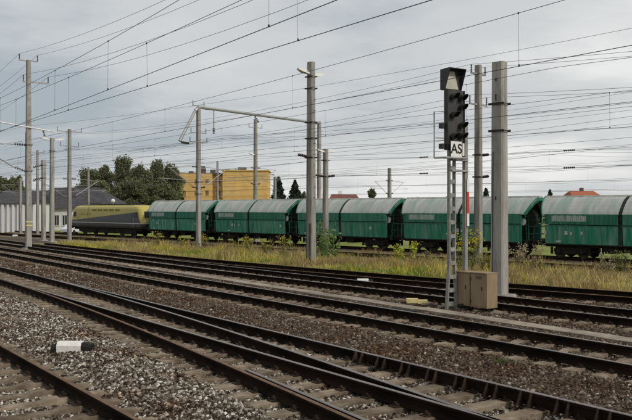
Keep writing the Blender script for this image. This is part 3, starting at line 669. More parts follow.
# B: slimmer mast behind it
t, h = mast(478.3, 41.0, GZ(0, 65, 41), 0.40, 0.30, 'slim concrete mast with cross arms between the signal and the thick mast', taper=0.80)
feeder_arm(t, h - 0.45, 0.62); feeder_arm(t, h - 2.0, 0.75)
for py in (152, 174):
    band(t, GZ(0, py, 41) + 0.5, 0.36, 0.27)
    i = MB(); insul(i, (0, -0.3, GZ(0, py, 41) + 0.5), (0, -1, 0.1), 0.6, 0.08, 5); i.build('insulator', 'insulator_brown', t)
mastB = t
# C: mast with two lamps left of centre
t, h = mast(311, 41.2, GZ(0, 62, 41.2), 0.48, 0.34, 'tall concrete mast with two lamp heads in the middle, by the grass edge', taper=0.78)
band(t, h - 0.75, 0.40, 0.28); street_light(t, h - 0.72, 1, 0.35); street_light(t, h - 0.80, -1, 0.35)
for py in (88, 122, 138, 157): band(t, GZ(0, py, 41.2) + 0.4, 0.42, 0.3)
i = MB(); insul(i, (0, 0.3, GZ(0, 156, 41.2) + 0.4), (0, 1, 0.1), 0.6, 0.08, 5); i.build('insulator', 'insulator_brown', t)
MB().box((-0.1, 0.2, 1.1), (0.03, 0.06, 2.2)).build('cable_duct', 'dark_steel', t)
step_pegs(t, 3.5, h - 1, 0.42, 0.3)
mastC = t
# D: shorter lamp mast right behind it
t, h = mast(325.5, 58, GZ(0, 149, 58), 0.42, 0.32, 'shorter concrete lamp mast just right of the tall middle mast', taper=0.85)
street_light(t, h - 0.35, 1, 0.3); street_light(t, h - 0.35, -1, 0.3)
for py in (160, 176): band(t, GZ(0, py, 58) + 1.0, 0.40, 0.3)
for sgn in (1, -1):
    i = MB(); insul(i, (0, sgn * 0.25, GZ(0, 176, 58) + 1.0), (0, sgn, 0.1), 0.7, 0.09, 5); i.build('insulator', 'insulator_brown', t)
# E: portal mast with bent boom
t, h = mast(198.5, 69, GZ(0, 107, 69), 0.44, 0.34, 'concrete mast carrying a long bent boom over the freight train', taper=0.78)
YB = 69
gz = t.location.z
zb = h - 0.1
boom = MB(); e1 = (0, 1.9, h - 3.0); e0 = (0, -0.1, h + 0.02); e2 = (0, -14.2, h - 0.35)
MB().tube([e1, (0, 0.35, h - 0.35)], 0.14, 8, 0.12).build('boom_strut', 'galvanised_steel', t)
MB().tube([(0, 0.35, h - 0.35), e0, (0, -0.9, h - 0.02)], 0.15, 8).build('boom_knee', 'galvanised_steel', t)
MB().tube([(0, -0.9, h - 0.02), e2], 0.13, 8).build('boom', 'galvanised_steel', t)
i = MB(); insul(i, (0, 1.75, h - 3.1), (0, -1, -0.05), 0.8, 0.12, 5); i.build('insulator', 'insulator_brown', t)
MB().tube([(0, -1.6, h - 0.1), (0, -1.6, h - 1.7)], 0.05, 6).build('hanger', 'galvanised_steel', t)
i = MB(); insul(i, (0, -1.6, h - 1.7), (0, 0, -1), 0.5, 0.12, 4); i.build('insulator', 'insulator_brown', t)
feeder_arm(t, h - 2.2, 0.8); feeder_arm(t, h - 3.0, 0.9); feeder_arm(t, h + 0.1, 0.6)
for py in (182, 194): band(t, GZ(0, py, 69) - gz, 0.46, 0.36)
cantilever(t, GZ(0, 182, 69) - gz, 3.2, 1); cantilever(t, GZ(0, 182, 69) - gz, 3.2, -1)
pE = F2(*inv2(t.location.x, t.location.y)); s2, d2 = inv2(t.location.x, t.location.y); pf = F2(s2, d2 + 14.2)
tf, hf = mast(316 + pf.x * FPX / pf.y, pf.y, gz + h - 0.2, 0.42, 0.34, 'concrete mast holding the far end of the bent boom', taper=0.8)
# F: tall left mast
t, h = mast(28.5, 54, GZ(0, 60, 54), 0.42, 0.36, 'tallest concrete mast at left with two feeder cross arms', rot=ROT1, taper=0.72)
feeder_arm(t, h - 0.05, 0.62); 
MB().box((0, -0.5, h - 1.45), (0.09, 1.75, 0.09)).build('cross_arm', 'galvanised_steel', t)
for y in (-1.3, 0.33):
    i = MB(); insul(i, (0, y, h - 1.4), (0, 0, 1), 0.4, 0.055, 4); i.build('insulator', 'insulator_brown', t)
zc = GZ(0, 127, 54) - t.location.z
MB().tube([(-0.1, 4.5, zc + 0.55), (-0.25, -1.6, zc - 0.25)], 0.055, 6).build('boom', 'lamp_white', t)
i = MB(); insul(i, (-0.2, -0.9, zc - 0.2), (0, -0.3, -1), 0.4, 0.08, 4); i.build('insulator', 'insulator_brown', t)
for py in (145, 171):
    zz = GZ(0, py, 54) - t.location.z; band(t, zz, 0.38, 0.32)
    i = MB(); insul(i, (0, 0.2, zz), (0, 1, 0.35 if py == 171 else 0.05), 0.75, 0.09, 5); i.build('insulator', 'insulator_brown', t)
MB().tube([(0, 0.9, GZ(0, 168, 54) - t.location.z), (0, 2.9, GZ(0, 150, 54) - t.location.z)], 0.04, 6).build('strut_tube', 'galvanised_steel', t)
MB().tube([(0, 0.95, zc - 1.2), (0, 2.9, zc - 1.15)], 0.03, 6).build('top_tube', 'galvanised_steel', t)
step_pegs(t, 3, h - 1, 0.35, 0.3, 0.5)
for zz in (1.6, 1.85): MB().box((0, 0, zz), (0.44, 0.38, 0.09)).build('paint_ring', 'marker_yellow', t)
mastF = t
# left group
t, h = mast(69.5, 80, GZ(0, 129, 80), 0.40, 0.34, 'left mast with double insulators on top, just before the locomotive', taper=0.78)
feeder_arm(t, h - 0.25, 1.3); feeder_arm(t, h - 1.7, 1.0); gz = t.location.z
cantilever(t, GZ(0, 192, 80) - gz, 3.4, 1); cantilever(t, GZ(0, 192, 80) - gz, 3.4, -1)
t, h = mast(52, 75, GZ(0, 138, 75), 0.42, 0.36, 'left mast with two white lamp heads on top', taper=0.82)
street_light(t, h - 0.3, 1, 0.6); street_light(t, h - 0.3, -1, 0.6); band(t, h - 1.2, 0.38, 0.32)
t, h = mast(43.5, 79, GZ(0, 160, 79), 0.40, 0.36, 'short stout mast between the tallest and the lamp mast at left', taper=0.9)
for py in (165, 178):
    band(t, GZ(0, py, 79) - t.location.z, 0.4, 0.36); i = MB(); insul(i, (0, 0.2, GZ(0, py, 79) - t.location.z), (0, 1, -0.3), 0.9, 0.1, 5); i.build('insulator', 'insulator_brown', t)
t, h = mast(37.5, 105, GZ(0, 150, 105), 0.40, 0.34, 'thin distant mast just right of the tallest mast', taper=0.7)
feeder_arm(t, h - 0.3, 0.9)
t, h = mast(20.5, 120, GZ(0, 178, 120), 0.5, 0.4, 'distant grey mast in front of the white hall', taper=0.85); cantilever(t, GZ(0, 193, 120) - t.location.z, 3, 1)
t, h = mast(88.5, 128, GZ(0, 167, 128), 0.42, 0.36, 'distant mast rising behind the yellow locomotive', taper=0.7); cantilever(t, GZ(0, 193, 128) - t.location.z, 3.0, 1, 1.2)
# behind the train
t, h = mast(255.5, 94, GZ(0, 119, 94), 0.48, 0.4, 'mast with a slanted top insulator in front of the yellow building corner', taper=0.75)
feeder_arm(t, h - 1.0, 1.0); gz = t.location.z
i = MB(); insul(i, (0, 0.1, h + 0.3), (0, -0.7, -0.8), 0.9, 0.13, 4); i.build('insulator', 'insulator_brown', t)
cantilever(t, GZ(0, 180, 94) - gz, 3.3, 1, 1.4); cantilever(t, GZ(0, 180, 94) - gz, 3.3, -1, 1.4); street_light(t, GZ(0, 156, 94) - gz, 1, 0.4); street_light(t, GZ(0, 156, 94) - gz, -1, 0.4)
t, h = mast(217.5, 118, GZ(0, 161, 118), 0.42, 0.36, 'thin distant mast in front of the yellow building', taper=0.6); cantilever(t, GZ(0, 184, 118) - t.location.z, 3.2, 1, 1.4); cantilever(t, GZ(0, 195, 118) - t.location.z, 3.2, -1, 1.4)
t, h = mast(275, 122, GZ(0, 177, 122), 0.5, 0.4, 'small distant mast beside the two dark conifers', taper=0.8); cantilever(t, GZ(0, 183, 122) - t.location.z, 3.2, 1, 1.2)
t, h = mast(389.5, 105, GZ(0, 168, 105), 0.55, 0.45, 'lone distant mast above the middle wagon roof', taper=0.7); cantilever(t, GZ(0, 190, 105) - t.location.z, 3.0, 1, 1.2); cantilever(t, GZ(0, 190, 105) - t.location.z, 3.0, -1, 1.2)

# ------------------------------------------------------------------ overhead lines
def wire_pts(a, b, sag, n=14):
    return [a + (b - a) * (k / n) + Vector((0, 0, -4 * sag * (k / n) * (1 - k / n))) for k in range(n + 1)]
def overhead_line(label, fr, Df, zc, zm, sag, supports, jitter=0.0, rc=0.0075, rm=0.0065, dstep=7.0, zig=0.2, dmax=1e9):
    t = thing('overhead_line', (0, 0, 0), 0, label, 'overhead line', 'overhead contact lines')
    C = []; M_ = []; dr = []
    for k in range(len(supports) - 1):
        s0, s1 = supports[k], supports[k + 1]; z0, z1 = (zig if k % 2 else -zig), (-zig if k % 2 else zig)
        n = 24
        for j in range(n + (1 if k == len(supports) - 2 else 0)):
            u = j / n; s_ = s0 + (s1 - s0) * u; d_ = Df(s_) + z0 + (z1 - z0) * u
            C.append(fr(s_, d_, zc - 0.03 * 4 * u * (1 - u))); M_.append(fr(s_, Df(s_) + (z0 + (z1 - z0) * u) * 0.6, zm - 4 * sag * u * (1 - u)))
        s_ = s0 + dstep * 0.45
        while s_ < s1 - 0.5:
            u = (s_ - s0) / (s1 - s0); d_ = Df(s_) + z0 + (z1 - z0) * u
            if s_ < dmax: dr.append((fr(s_, Df(s_) + (z0 + (z1 - z0) * u) * 0.6, zm - 4 * sag * u * (1 - u)), fr(s_ + 0.02, d_, zc - 0.03 * 4 * u * (1 - u))))
            s_ += dstep * random.uniform(0.75, 1.25)
    MB().tube(C, rc, 5).build('contact_wire', 'wire_copper', t); MB().tube(M_, rm, 5).build('messenger_wire', 'wire_copper', t)
    for a, b in dr:
        MB().tube([a, b], 0.0035, 4).build('dropper', 'wire_copper', t)
        # clip where the dropper grips the contact wire
    cl = MB()
    for a, b in dr: cl.box(b + Vector((0, 0, 0.015)), (0.03, 0.03, 0.045)); cl.box(a, (0.025, 0.025, 0.04))
    if dr: cl.build('dropper_clips', 'wire_copper', t, kind='stuff')
    return t
SUP = [-52, 3, 58, 113, 168, 223]
overhead_line('overhead line of the turnout\'s through track, lowest at upper left', F, lambda s_: DQ, CH + 3.08, CH + 4.55, 0.5, SUP, zig=0.15)
overhead_line('steeply rising overhead line of the branch, crossing the line beside it at left', F, lambda s_: 8.75 - 0.046 * max(0, 44 - s_) + 0.0 * s_, CH + 3.12, CH + 4.75, 0.4, [-30, 3, 44.5], zig=0.0)
overhead_line('overhead line passing just above the signal head', F, lambda s_: D3 + 0.25, CH + 2.90, CH + 4.05, 0.35, [-40, 8, 58, 113, 168, 223], zig=0.12)
overhead_line('overhead line of the track just behind the signal', F, lambda s_: T4(s_) + 0.3, CH + 2.62, CH + 3.75, 0.32, [-38, 14, 58, 110, 165, 220], zig=0.15)
overhead_line('overhead line above the far track by the grass verge', F, lambda s_: T5(s_) + 0.4, CH + 2.45, CH + 3.6, 0.32, [-35, 12, 60, 110], zig=0.15)
overhead_line('overhead line above the overgrown track in the grass', F2, lambda s_: DT6, ZT6 + 5.65, ZT6 + 6.9, 0.3, [-45, -5, 45, 95, 145, 200], rc=0.010, rm=0.009)
overhead_line('overhead line directly above the freight train', F2, lambda s_: DT7 - 0.3, ZT7 + 5.55, ZT7 + 6.9, 0.4, [-60, -10, 40, 92, 145, 200], rc=0.011, rm=0.010)
overhead_line('overhead line over the siding behind the freight train', F2, lambda s_: DT7 + 26, ZT7 + 5.55, ZT7 + 6.85, 0.4, [-60, -20, 30, 85, 140, 195], rc=0.012, rm=0.011)
overhead_line('farthest overhead line behind the freight train', F2, lambda s_: DT7 + 31, ZT7 + 5.55, ZT7 + 6.85, 0.4, [-60, -25, 25, 80, 135, 190], rc=0.012, rm=0.011)
def feeder(label, pts, sag, r=0.010, m='feeder_aluminium'):
    P = []
    for k in range(len(pts) - 1): P += wire_pts(Vector(pts[k]), Vector(pts[k + 1]), sag)[:-1]
    P.append(Vector(pts[-1])); o = MB().tube(P, r, 5).build('feeder_wire', m); return tag(o, label, 'wire', 'feeder wires')
def top_of(t, y, dz, x=0): return t.matrix_basis @ Vector((x, y, t['h'] + dz))
sF, dF = inv1(mastF.location.x, mastF.location.y); zF = mastF.location.z + mastF['h']
for k, (dy, dz, lab) in enumerate(((0.58, 0.38, 'left feeder wire on the top arm of the tallest left mast'), (-0.58, 0.38, 'right feeder wire on the top arm of the tallest left mast'),
                             (-1.32, -1.0, 'feeder wire on the lower arm end of the tallest left mast'), (0.33, -1.0, 'feeder wire on the lower arm stub of the tallest left mast'))):
    a = F(sF, dF - dy, zF + dz)
    feeder(lab, [F(sF - 58, dF - dy, zF + dz), a, F(sF + 60, dF - dy + 0.3, zF + dz - 0.4), F(sF + 120, dF - dy + 0.3, zF + dz - 0.6)], 1.35, 0.009 if k < 2 else 0.0095)
sB, dB = inv2(mastB.location.x, mastB.location.y); zB = mastB.location.z + mastB['h']
sC, dC = inv2(mastC.location.x, mastC.location.y)
for k, (dy, dz, lab) in enumerate(((0.6, -0.03, 'near feeder wire on the top arm of the slim mast'), (-0.6, -0.03, 'far feeder wire on the top arm of the slim mast'),
                                   (0.72, -1.58, 'near feeder wire on the lower arm of the slim mast'), (-0.72, -1.58, 'far feeder wire on the lower arm of the slim mast'))):
    feeder(lab, [F2(sB - 50, dB - dy, zB + dz - 0.5), F2(sB, dB - dy, zB + dz), F2(sB + 52, dB - dy + 3.0, zB + dz + 0.2), F2(sB + 105, dB - dy + 4.0, zB + dz + 0.3)], 0.8, 0.009)
for k, (d_, z0) in enumerate(((37.5, 8.1), (38.3, 8.0), (44.0, 7.0), (47.0, 5.6), (50.5, 8.4), (58.0, 7.6), (62.0, 8.0), (63.0, 6.3), (70.0, 7.2))):
    lab = ('%s line wire strung over the sidings, counted from the nearest') % ('first second third fourth fifth sixth seventh eighth ninth'.split()[k])
    feeder(lab, [F2(-55 + 4 * k, d_, z0), F2(-2 + 3 * k, d_, z0 + 0.2), F2(50 + 2 * k, d_, z0), F2(105 + k, d_, z0 + 0.1), F2(160, d_, z0)], 0.7, 0.010)
for k in range(9):
    d_ = 27.5 + 3.1 * k + random.uniform(-1, 1); z0 = random.uniform(5.4, 8.8); a_ = random.uniform(-2.5, 2.5)
    lab = 'thin sagging wire over the verge and sidings, %s of nine by distance' % ('first second third fourth fifth sixth seventh eighth ninth'.split()[k])
    feeder(lab, [F2(-45 + 5 * k, d_ - a_, z0 - 0.3), F2(8 + 3 * k, d_, z0), F2(58 + 2 * k, d_ + a_, z0 - 0.2), F2(110 + k, d_ + a_, z0 + 0.2)], random.uniform(0.3, 0.9), 0.007)
def strain_insulator(p, d, label):
    m_ = MB(); insul(m_, p, d, 0.75, 0.055, 6); o = m_.build('strain_insulator', 'insulator_brown'); tag(o, label, 'insulator', 'strain insulators')
d2v = F2(1, 0)
for px, zz, lab in ((575, ZT6 + 6.62, 'upper dark strain insulator in the wires left of the red roof'), (575, ZT6 + 5.63, 'lower dark strain insulator in the wires above the red roof'),
               (428, ZT6 + 6.72, 'upper dark strain insulator in the wires left of the signal mast'), (428, ZT6 + 5.63, 'lower dark strain insulator in the wires left of the signal mast')):
    Y = DT6 * FPX / (CB * (px + 450)); p = at(px, HZ, Y); p.z = zz
    strain_insulator(p, d2v, lab)

# ------------------------------------------------------------------ hopper wagons
WL = 13.4
def make_wagon():
    r = thing('hopper_wagon', (0, 0, 0), ROT2, '', 'wagon', 'green hopper wagons of the freight train')
    bx = WL / 2 - 0.98          # half length of the hoppers
    rx = WL / 2 - 0.22          # half length of the roof
    roofp = [(1.46, 3.02), (1.36, 3.21), (1.20, 3.43), (1.00, 3.66), (0.78, 3.88), (0.54, 4.06), (0.32, 4.17), (0.13, 4.23)]
    def rake(x, z):             # the roof ends lean outwards towards the ridge
        k_ = min(1.0, max(0.0, (4.23 - z) / 1.21)); return x - math.copysign(0.52 * k_, x) if abs(x) > 1 else x
    for x0, x1 in ((-rx, -0.13), (0.13, rx)):
        for sg in (-1, 1):
            vs = []; n = len(roofp)
            for x in (x0, x1):
                vs += [(rake(x, z), sg * y, z) for y, z in roofp] + [(rake(x, z), sg * (y - 0.04 if y > 0.3 else y), z - 0.05) for y, z in reversed(roofp)]
            n2 = 2 * n
            MB().add(vs, [(j, (j + 1) % n2, n2 + (j + 1) % n2, n2 + j) for j in range(n2)] + [tuple(range(n2 - 1, -1, -1)), tuple(range(n2, 2 * n2))]).build('roof_panel', 'wagon_roof', r)
    MB().box((0, 0, 4.275), (2 * rx, 0.36, 0.13)).build('roof_ridge', 'wagon_ridge', r)
    # arched ribs: middle joint and both ends
    full = [(y, z) for y, z in roofp] + [(-y, z) for y, z in reversed(roofp)]
    for x, w_, nm, mt in ((0, 0.15, 'roof_rib', 'wagon_dark'), (rx - 0.02, 0.07, 'end_rib', 'wagon_green_upper'), (-rx + 0.02, 0.07, 'end_rib', 'wagon_green_upper')):
        vs = []; n = len(full)
        for xx in (x - w_ / 2, x + w_ / 2):
            vs += [(rake(xx, z), y * 1.012, 3.0 + (z - 3.0) * (1.02 if nm == 'roof_rib' else 1.045)) for y, z in full] + [(rake(xx, z), y * (0.90 if nm == 'roof_rib' else 0.80), 2.95 + (z - 3.0) * (0.88 if nm == 'roof_rib' else 0.84)) for y, z in reversed(full)]
        n2 = 2 * n
        MB().add(vs, [(j, (j + 1) % n2, n2 + (j + 1) % n2, n2 + j) for j in range(n2)] + [tuple(range(n2 - 1, -1, -1)), tuple(range(n2, 2 * n2))]).build(nm, mt, r)
    # side panels
    for sg in (-1, 1):
        for x0, x1 in ((-bx, -0.16), (0.16, bx)):
            up = [(x0, sg * 1.40, 2.33), (x0, sg * 1.47, 2.33), (x0, sg * 1.47, 3.04), (x0, sg * 1.40, 3.04)]
            MB().prism(up, (x1 - x0, 0, 0)).build('upper_panel', 'wagon_green_upper', r)
            lo = [(x0, sg * 1.30, 0.98), (x0, sg * 1.37, 0.98), (x0, sg * 1.46, 2.27), (x0, sg * 1.38, 2.27)]
            lp = MB().prism(lo, (x1 - x0, 0, 0)).build('side_flap', 'wagon_green', r)
            MB().box(((x0 + x1) / 2, sg * 1.465, 2.245), (x1 - x0, 0.05, 0.045)).build('flap_hinge', 'wagon_green_upper', lp)
            MB().box(((x0 + x1) / 2, sg * 1.36, 0.97), (x1 - x0, 0.06, 0.07)).build('flap_edge', 'wagon_dark', lp)
        MB().box((0, sg * 1.36, 1.65), (0.26, 0.12, 1.45)).build('centre_post', 'wagon_dark', r)
    # hopper core with end slopes
    core = [(-bx + 0.9, 0, 0.95), (bx - 0.9, 0, 0.95), (bx - 0.12, 0, 2.5), (bx - 0.1, 0, 2.95), (bx - 0.15, 0, 3.1), (-bx + 0.15, 0, 3.1), (-bx + 0.1, 0, 2.95), (-bx + 0.12, 0, 2.5)]
    MB().prism([(x, -1.32, z) for x, y, z in core], (0, 2.64, 0)).build('hopper_core', 'wagon_dark', r)
    eg = [(1.34, 3.05), (1.12, 3.38), (0.72, 3.80), (0.40, 4.05), (-0.40, 4.05), (-0.72, 3.80), (-1.12, 3.38), (-1.36, 3.05), (-0.7, 2.75), (0.7, 2.75)]
    for sx in (-1, 1):
        MB().prism([(sx * (bx - 0.02), y, z) for y, z in eg], (-sx * 0.06, 0, 0)).build('end_gable', 'wagon_dark', r)
        MB().box((sx * (bx + 0.1), 0, 1.12), (0.9, 2.5, 0.08)).build('end_platform', 'wagon_dark', r)
        rl = MB()
        for y in (-1.2, -0.5, 0.5, 1.2): rl.tube([(sx * (bx + 0.48), y, 1.1), (sx * (bx + 0.48), y, 2.15)], 0.025, 5)
        for z in (1.6, 2.15): rl.tube([(sx * (bx + 0.48), -1.2, z), (sx * (bx + 0.48), 1.2, z)], 0.025, 5)
        rl.build('railing', 'wagon_green_upper', r)
        ld = MB()
        for y in (0.62, 1.0): ld.tube([(sx * (bx + 0.2), y, 1.1), (sx * (bx + 0.02), y, 3.0)], 0.022, 5)
        for k in range(6): ld.tube([(sx * (bx + 0.18 - 0.03 * k), 0.62, 1.35 + 0.3 * k), (sx * (bx + 0.18 - 0.03 * k), 1.0, 1.35 + 0.3 * k)], 0.018, 5)
        ld.build('ladder', 'wagon_green_upper', r)
        MB().lathe((sx * (bx - 0.05), -1.28 if sx > 0 else 1.1, 2.45), (0, 1, 0), [(0, 0.02), (0.01, 0.24), (0.04, 0.24), (0.05, 0.02)], 14).build('hand_wheel', 'lamp_white', r)
        MB().box((sx * (WL / 2 - 0.62), 0, 1.0), (0.16, 2.6, 0.34)).build('head_stock', 'wagon_dark', r)
        for y in (-0.875, 0.875):
            MB().lathe((sx * (WL / 2 - 0.6), y, 1.05), (sx, 0, 0), [(0, 0.12), (0.36, 0.11), (0.37, 0.2), (0.57, 0.24), (0.59, 0.22)], 12).build('buffer', 'bogie_black', r)
        MB().lathe((sx * (WL / 2 - 0.6), 0, 1.0), (sx, 0, 0), [(0, 0.06), (0.6, 0.05)], 8).build('coupling', 'bogie_black', r)
    MB().box((0, 0, 0.86), (WL - 1.3, 1.9, 0.2)).build('underframe', 'bogie_black', r)
    ch_ = MB()
    for x in (-0.9, 0.9): ch_.prism([(x - 0.7, -1.1, 0.9), (x + 0.7, -1.1, 0.9), (x + 0.35, -1.0, 0.42), (x - 0.35, -1.0, 0.42)], (0, 2.1, 0))
    ch_.build('chute', 'bogie_black', r)
    for sx in (-1, 1):
        bc = sx * 3.95; bg_ = None
        fr_ = MB()
        for y in (-1.02, 1.02):
            fr_.prism([(bc - 1.3, y - 0.05, 0.42), (bc - 0.75, y - 0.05, 0.34), (bc - 0.35, y - 0.05, 0.30), (bc + 0.35, y - 0.05, 0.30), (bc + 0.75, y - 0.05, 0.34), (bc + 1.3, y - 0.05, 0.42),
                       (bc + 1.25, y - 0.05, 0.66), (bc + 0.4, y - 0.05, 0.74), (bc - 0.4, y - 0.05, 0.74), (bc - 1.25, y - 0.05, 0.66)], (0, 0.1, 0))
            for x in (-0.9, 0.9): fr_.box((bc + x, y, 0.46), (0.34, 0.2, 0.3))
        fr_.box((bc, 0, 0.62), (0.5, 2.0, 0.24)); fr_.box((bc, 0, 0.45), (2.9, 1.2, 0.16))
        for y in (-0.93, 0.93):
            for x in (-1.5, -0.38, 0.38, 1.5): fr_.box((bc + x, y, 0.5), (0.12, 0.14, 0.5))
            fr_.tube([(bc - 1.55, y, 0.3), (bc + 1.55, y, 0.3)], 0.03, 5)
        bo = fr_.build('bogie', 'bogie_black', r)
        for x in (-0.9, 0.9):
            for y in (-0.75, 0.75):
                MB().lathe((bc + x, y - 0.065, 0.46), (0, 1, 0), [(0, 0.3), (0.0, 0.46), (0.13, 0.46), (0.13, 0.3)], 20).build('wheel', 'wheel_steel', bo)
    # faded lettering on the camera side: a block of worn white strokes, not legible in the photograph
    lt = MB(); x = bx - 0.7
    for k in range(17):
        if k in (6,): x -= 0.2; continue
        lt.box((x, 1.476, 2.72 + (0.03 if k % 3 else 0.0)), (random.choice((0.10, 0.13, 0.07)), 0.006, 0.34 + (0.06 if k % 3 else 0))); x -= 0.155
    MB().box((bx - 0.7 - 1.15, 1.4725, 2.73), (2.65, 0.005, 0.42)).build('faded_patch', 'faded_patch', r)
    lt.build('faded_lettering', 'lettering_white', r)
    pl = MB()
    for x, z, w_, h_ in ((bx - 1.7, 1.75, 0.22, 0.26), (bx - 2.1, 1.72, 0.16, 0.2), (-bx + 1.9, 1.75, 0.2, 0.26), (bx - 2.9, 1.75, 0.14, 0.2), (bx - 1.1, 1.15, 0.34, 0.14)):
        pl.box((x, 1.40 + (z - 1.0) * 0.07, z), (w_, 0.05, h_))
    pl.build('data_panel', 'lettering_white', r)
    return r
wag = make_wagon()
WLAB = ['green hopper wagon with grey roof, coupled right behind the locomotive', 'second green hopper wagon from the locomotive, before the tall middle mast',
        'third green hopper wagon from the locomotive, right of the tall middle mast', 'green hopper wagon passing behind the signal and the thick masts', 'green hopper wagon cut off by the right edge of the picture']
for k in range(5):
    w_ = wag if k == 0 else copy_tree(wag)
    w_.scale.z = 1.04; w_.location = F2(86.0 - WL * (k + 0.5), DT7, ZT7); w_['label'] = WLAB[k]
    if k == 2:
        for ch in list(w_.children):
            if ch.name.startswith(('faded_patch', 'faded_lettering')): bpy.data.objects.remove(ch)
    if k in (1, 3):
        for ch in w_.children:
            if ch.name.startswith('data_panel'): ch.location.x = -1.3 * k

# ------------------------------------------------------------------ locomotive
mat('loco_letter', (0.24, 0.195, 0.03), (0.33, 0.27, 0.05), rough=0.5, scale=3)
def make_loco():
    r = thing('locomotive', F2(86.0 + 10.0, DT7, ZT7), ROT2, 'yellow and dark grey electric locomotive at the head of the train', 'locomotive')
    Z = [(1.05, 9.35, 1.40), (1.3, 9.5, 1.47), (1.75, 9.53, 1.48), (2.05, 9.46, 1.48), (2.4, 9.36, 1.47), (2.8, 9.22, 1.46), (3.15, 9.06, 1.44), (3.45, 8.86, 1.43), (3.68, 8.62, 1.37), (3.84, 8.3, 1.25), (3.92, 7.85, 1.04)]
    rings = []; npt = 40
    for z, hx, hw in Z:
        R = []
        rc = 0.75
        # rounded rectangle in plan
        for cx, cy, a0 in ((hx - rc, hw - rc * 0.8, 0), (-hx + rc, hw - rc * 0.8, 90), (-hx + rc, -hw + rc * 0.8, 180), (hx - rc, -hw + rc * 0.8, 270)):
            for k in range(7):
                a = math.radians(a0 + 90 * k / 6); R.append((cx + rc * math.cos(a), max(-hw, min(hw, cy + rc * 0.8 * math.sin(a))), z))
        rings.append(R)
    n = len(rings[0]); vs = [v for R in rings for v in R]
    # split long sides for a clean livery
    fs = [(i * n + j, i * n + (j + 1) % n, (i + 1) * n + (j + 1) % n, (i + 1) * n + j) for i in range(len(rings) - 1) for j in range(n)] + [tuple((len(rings) - 1) * n + j for j in range(n)), tuple(range(n - 1, -1, -1))]
    # livery paint: bands over the body's own coordinates
    m_ = bpy.data.materials.new('loco_livery'); m_.use_nodes = True; MATS['loco_livery'] = m_
    t = m_.node_tree; nn = t.nodes; ll = t.links; b = nn['Principled BSDF']; b.inputs['Roughness'].default_value = 0.35
    tcn = nn.new('ShaderNodeTexCoord'); sx = nn.new('ShaderNodeSeparateXYZ'); ll.new(tcn.outputs['Object'], sx.inputs[0])
    def mth(op, a, bq, c=None):
        q = nn.new('ShaderNodeMath'); q.operation = op
        for i, v in enumerate((a, bq)):
            if v is None: continue
            if isinstance(v, (int, float)): q.inputs[i].default_value = v
            else: ll.new(v, q.inputs[i])
        return q.outputs[0]
    X, Zc = sx.outputs['X'], sx.outputs['Z']
    # swoosh upper edge: z = 2.05 + 0.062*(9-x) for most of the side, ends in an arc before the rear cab (x = -5.2 .. -6.6)
    up = mth('ADD', mth('MULTIPLY', mth('SUBTRACT', 9.0, X), 0.068), 1.93)
    below = mth('LESS_THAN', Zc, up)
    arc = mth('GREATER_THAN', mth('ADD', X, mth('MULTIPLY', mth('SUBTRACT', Zc, 1.0), -0.75)), -9.6)
    grey = mth('MULTIPLY', below, arc)
    line = mth('MULTIPLY', mth('GREATER_THAN', Zc, 1.62), mth('LESS_THAN', Zc, 1.73))
    skirt = mth('LESS_THAN', Zc, 1.63)
    gap = mth('MULTIPLY', mth('LESS_THAN', mth('ABSOLUTE', mth('SUBTRACT', X, 4.3), None), 0.06), mth('GREATER_THAN', Zc, 1.6))
    def mixc(f, a, c):
        q = nn.new('ShaderNodeMix'); q.data_type = 'RGBA'; ll.new(f, q.inputs[0])
        if isinstance(a, tuple): q.inputs[6].default_value = a
        else: ll.new(a, q.inputs[6])
        q.inputs[7].default_value = c; return q.outputs[2]
    nzz = nn.new('ShaderNodeTexNoise'); nzz.inputs['Scale'].default_value = 0.8; ll.new(tcn.outputs['Object'], nzz.inputs[0])
    rr = nn.new('ShaderNodeValToRGB'); rr.color_ramp.elements[0].color = (0.36, 0.295, 0.055, 1); rr.color_ramp.elements[1].color = (0.46, 0.40, 0.10, 1); ll.new(nzz.outputs['Fac'], rr.inputs[0])
    c = mixc(grey, rr.outputs[0], (0.040, 0.043, 0.050, 1)); c = mixc(skirt, c, (0.026, 0.028, 0.026, 1)); c = mixc(line, c, (0.42, 0.40, 0.36, 1)); c = mixc(gap, c, (0.05, 0.05, 0.045, 1))
    ll.new(c, b.inputs['Base Color'])
    bo = MB().add(vs, fs).build('body', 'loco_livery', r, smooth=False)
    # purple-grey arc stripe on the camera side
    for sx_ in (-1, 1):
        # windscreens follow the raked nose
        q = [(sx_ * 9.34, -1.1, 2.40), (sx_ * 9.34, 1.1, 2.40), (sx_ * 9.05, 1.0, 3.16), (sx_ * 9.05, -1.0, 3.16)]
        MB().prism(q, (sx_ * 0.05, 0, 0.02)).build('windscreen', 'signal_black', r)
        for sg in (-1, 1):
            q = [(sx_ * 8.55, sg * 1.44, 2.42), (sx_ * 7.7, sg * 1.44, 2.42), (sx_ * 7.7, sg * 1.42, 3.08), (sx_ * 8.35, sg * 1.42, 3.08)]
            MB().prism(q, (0, sg * 0.05, 0)).build('cab_window', 'signal_black', r)
            MB().lathe((sx_ * 9.4, sg * 1.0, 1.95), (sx_, 0, 0), [(0, 0.13), (0.12, 0.13), (0.13, 0.1)], 10).build('headlight', 'lamp_white', r)
            MB().lathe((sx_ * 9.3, sg * 0.875, 1.05), (sx_, 0, 0), [(0, 0.13), (0.4, 0.12), (0.41, 0.2), (0.64, 0.26), (0.66, 0.24)], 12).build('buffer', 'bogie_black', r)
